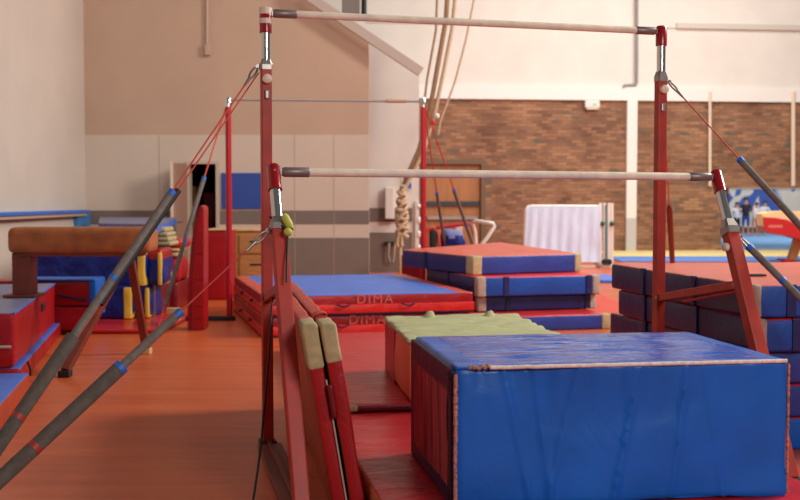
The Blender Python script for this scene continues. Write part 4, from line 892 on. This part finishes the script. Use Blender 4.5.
# behind: two-layer red and blue mat
t = thing('folding_mat', 'folded red mat with a blue cover flap behind the grey-blue one', 'mat', (bx(-10, 11.2), 11.2, 0), 0, g)
xa, xb = bx(-10, 11.2), bx(88.5, 11.2); xm = bx(12, 11.2)
mb = MB(); mb.rbox(xa, xb, 11.2, 11.5, .05, .29, .02, .08, fold(.008, 3)); build('lower_half', mb, M['red'], t)
mb = MB(); mb.rbox(xa, xb, 11.2, 11.5, .30, .555, .02, .08, fold(.008, 3)); build('upper_half', mb, M['red'], t)
mb = MB(); mb.rbox(xm, xb+.06, 11.17, 11.55, .55, .575, .01, .1, fold(.004, 3)); mb.rbox(xb+.0, xb+.07, 11.18, 11.55, .2, .57, .01, .1, fold(.004, 3)); build('blue_flap', mb, M['blue'], t)
mb = MB(); mb.tube([(bx(57, 11.2), 11.19, hz(295, 11.2)), (bx(72, 11.2), 11.185, hz(298, 11.2)), (bx(86, 11.2), 11.19, hz(301, 11.2))], .012, 8); build('edge_cord', mb, M['dark_navy'], t)
matbox('gym_mat', 'flat red mat on the floor under the blue folded mats', 'mat', (bx(40, 11.3), 11.3), .0, bx(162, 11.3)-bx(40, 11.3), 1.7, 0, .045, M['red_top'], M['red'], None, amp=.003)
# blue folded mats with yellow ends
g = 'blue foam mats with yellow ends'
def bluefoam(lb, xa, xb, y0, y1, Y, ys, z0=None, top=None):
    z0 = hz(y1, Y) if z0 is None else z0
    t = thing('foam_mat', lb, 'mat', ((bx(xa, Y)+bx(xb, Y))/2, Y, z0), 0, g)
    mb = MB(); mb.rbox(bx(xa, Y), bx(xb, Y), Y, Y+.6, z0, hz(y0, Y), .04, .07, lambda p, n: .025*noise.noise(Vector((p.x*5+p.z*4, p.y*2, p.z*5-p.x*3))), mi_fn=(lambda c, a, s: 1 if (top and c.z > hz(y0, Y)-.09) else 0)); build('cover', mb, [M['deep_blue'], top or M['deep_blue']], t)
    for a, b in ys: mb = MB(); mb.rbox(bx(a, Y), bx(b, Y), Y-.02, Y+.55, z0+.0, hz(y0+2, Y)-.01, .015, .08, fold(.006, 6)); build('yellow_edge', mb, M['yellow'], t)
bluefoam('lower blue foam mat with a yellow end under the vaulting horse', 60, 131, 284.5, 316, 12.3, [(123, 131)], z0=.05)
bluefoam('small lower blue mat with a curved yellow edge beside it', 133, 150, 285, 313, 12.4, [(144, 148.5)], z0=.05)
bluefoam('long blue foam mat lying on top behind the horse legs', 26, 145, 250, 283.5, 12.3, [(137, 144.5)], z0=.415)
bluefoam('shorter blue foam mat with red top band and yellow edge beside the long one', 145.5, 162, 249.5, 283.5, 12.4, [(157.5, 161.5)], z0=.415, top=M['red'])
# stacked pieces further back
g = 'things piled by the doorway'
def pile(name, lb, cat, xa, xb, y0, y1, Y, d, m, z0=None, r=.03, amp=.01):
    mb = MB(); z0 = max(0, hz(y1, Y)) if z0 is None else z0; mb.rbox(bx(xa, Y), bx(xb, Y), Y, Y+d, z0, hz(y0, Y), r, .08, fold(amp, 4)); return solo(name, mb, m, lb, cat)
pile('crash_mat', 'dark red padded block at the foot of the pile by the doorway', 'mat', 146, 177, 282.5, 311, 13.8, .9, M['maroon'], z0=0)
pile('duffel_bag', 'soft red bag on the dark red block by the doorway', 'bag', 160, 179, 257.5, 282, 13.9, .6, M['red'], r=.07, amp=.03)
pile('foam_board', 'pale tan foam board lying on the red bag', 'board', 161, 176.5, 252.3, 257.2, 13.9, .5, M['cream'])
pile('foam_board', 'pale tan board just beneath the red cushion', 'board', 162, 178.5, 248.3, 251.9, 13.9, .5, M['wood_pale'])
pile('seat_cushion', 'small red cushion on top of the tan boards by the doorway', 'cushion', 163, 182, 239.5, 248.1, 13.9, .6, M['red_top'], r=.04)
for i, (xa, xb, ya, yb) in enumerate(((156, 165.5, 227.5, 232), (156, 167.5, 232.3, 236.6), (156, 168.5, 236.9, 241.5), (156, 170.5, 241.8, 246))):
    pile('foam_pad', ['topmost and shortest', 'second', 'third', 'lowest and widest'][i]+' of the small tan foam pads stacked by the horse end', 'pad', xa, xb, ya, yb, 13.2, .5, M['cream'], r=.02, amp=.003)
pile('storage_box', 'dark box that carries the small tan foam pads', 'box', 155, 160.5, 246.3, 300, 13.2, .5, M['maroon'], z0=0.0, r=.01)
# pale blue padded table with overhang
pt = thing('padded_table', 'long padded table with a pale grey-blue top behind the horse', 'table', (bx(125, 13.5), 14.5, 0))
A_ = onZ(98.5, 223.3, 1.1); B_ = onZ(157, 224.5, 1.1); C_ = onZ(176.5, 217.3, 1.1); D_ = onZ(100, 217, 1.1)
mb = MB(); P4 = [A_, B_, C_, D_]
mb.add([p+Vector((0, 0, 0)) for p in P4]+[p-Vector((0, 0, .025)) for p in P4], [(0,1,2,3), (7,6,5,4), (0,4,5,1), (1,5,6,2), (2,6,7,3), (3,7,4,0)]); build('top_cover', mb, M['greyblue'], pt)
mb = MB(); mb.add([p-Vector((0, 0, .026)) for p in P4]+[p-Vector((0, 0, .10)) for p in P4], [(0,1,2,3), (7,6,5,4), (0,4,5,1), (1,5,6,2), (2,6,7,3), (3,7,4,0)]); build('padded_rim', mb, M['sky_blue'], pt)
for p in (A_.lerp(C_, .05), B_.lerp(D_, .06), C_.lerp(A_, .04), D_.lerp(B_, .04)): mb = MB(); mb.beam(Vector((p.x, p.y, 0)), Vector((p.x, p.y, 1.01)), .05, .05); build('leg', mb, M['steel'], pt)
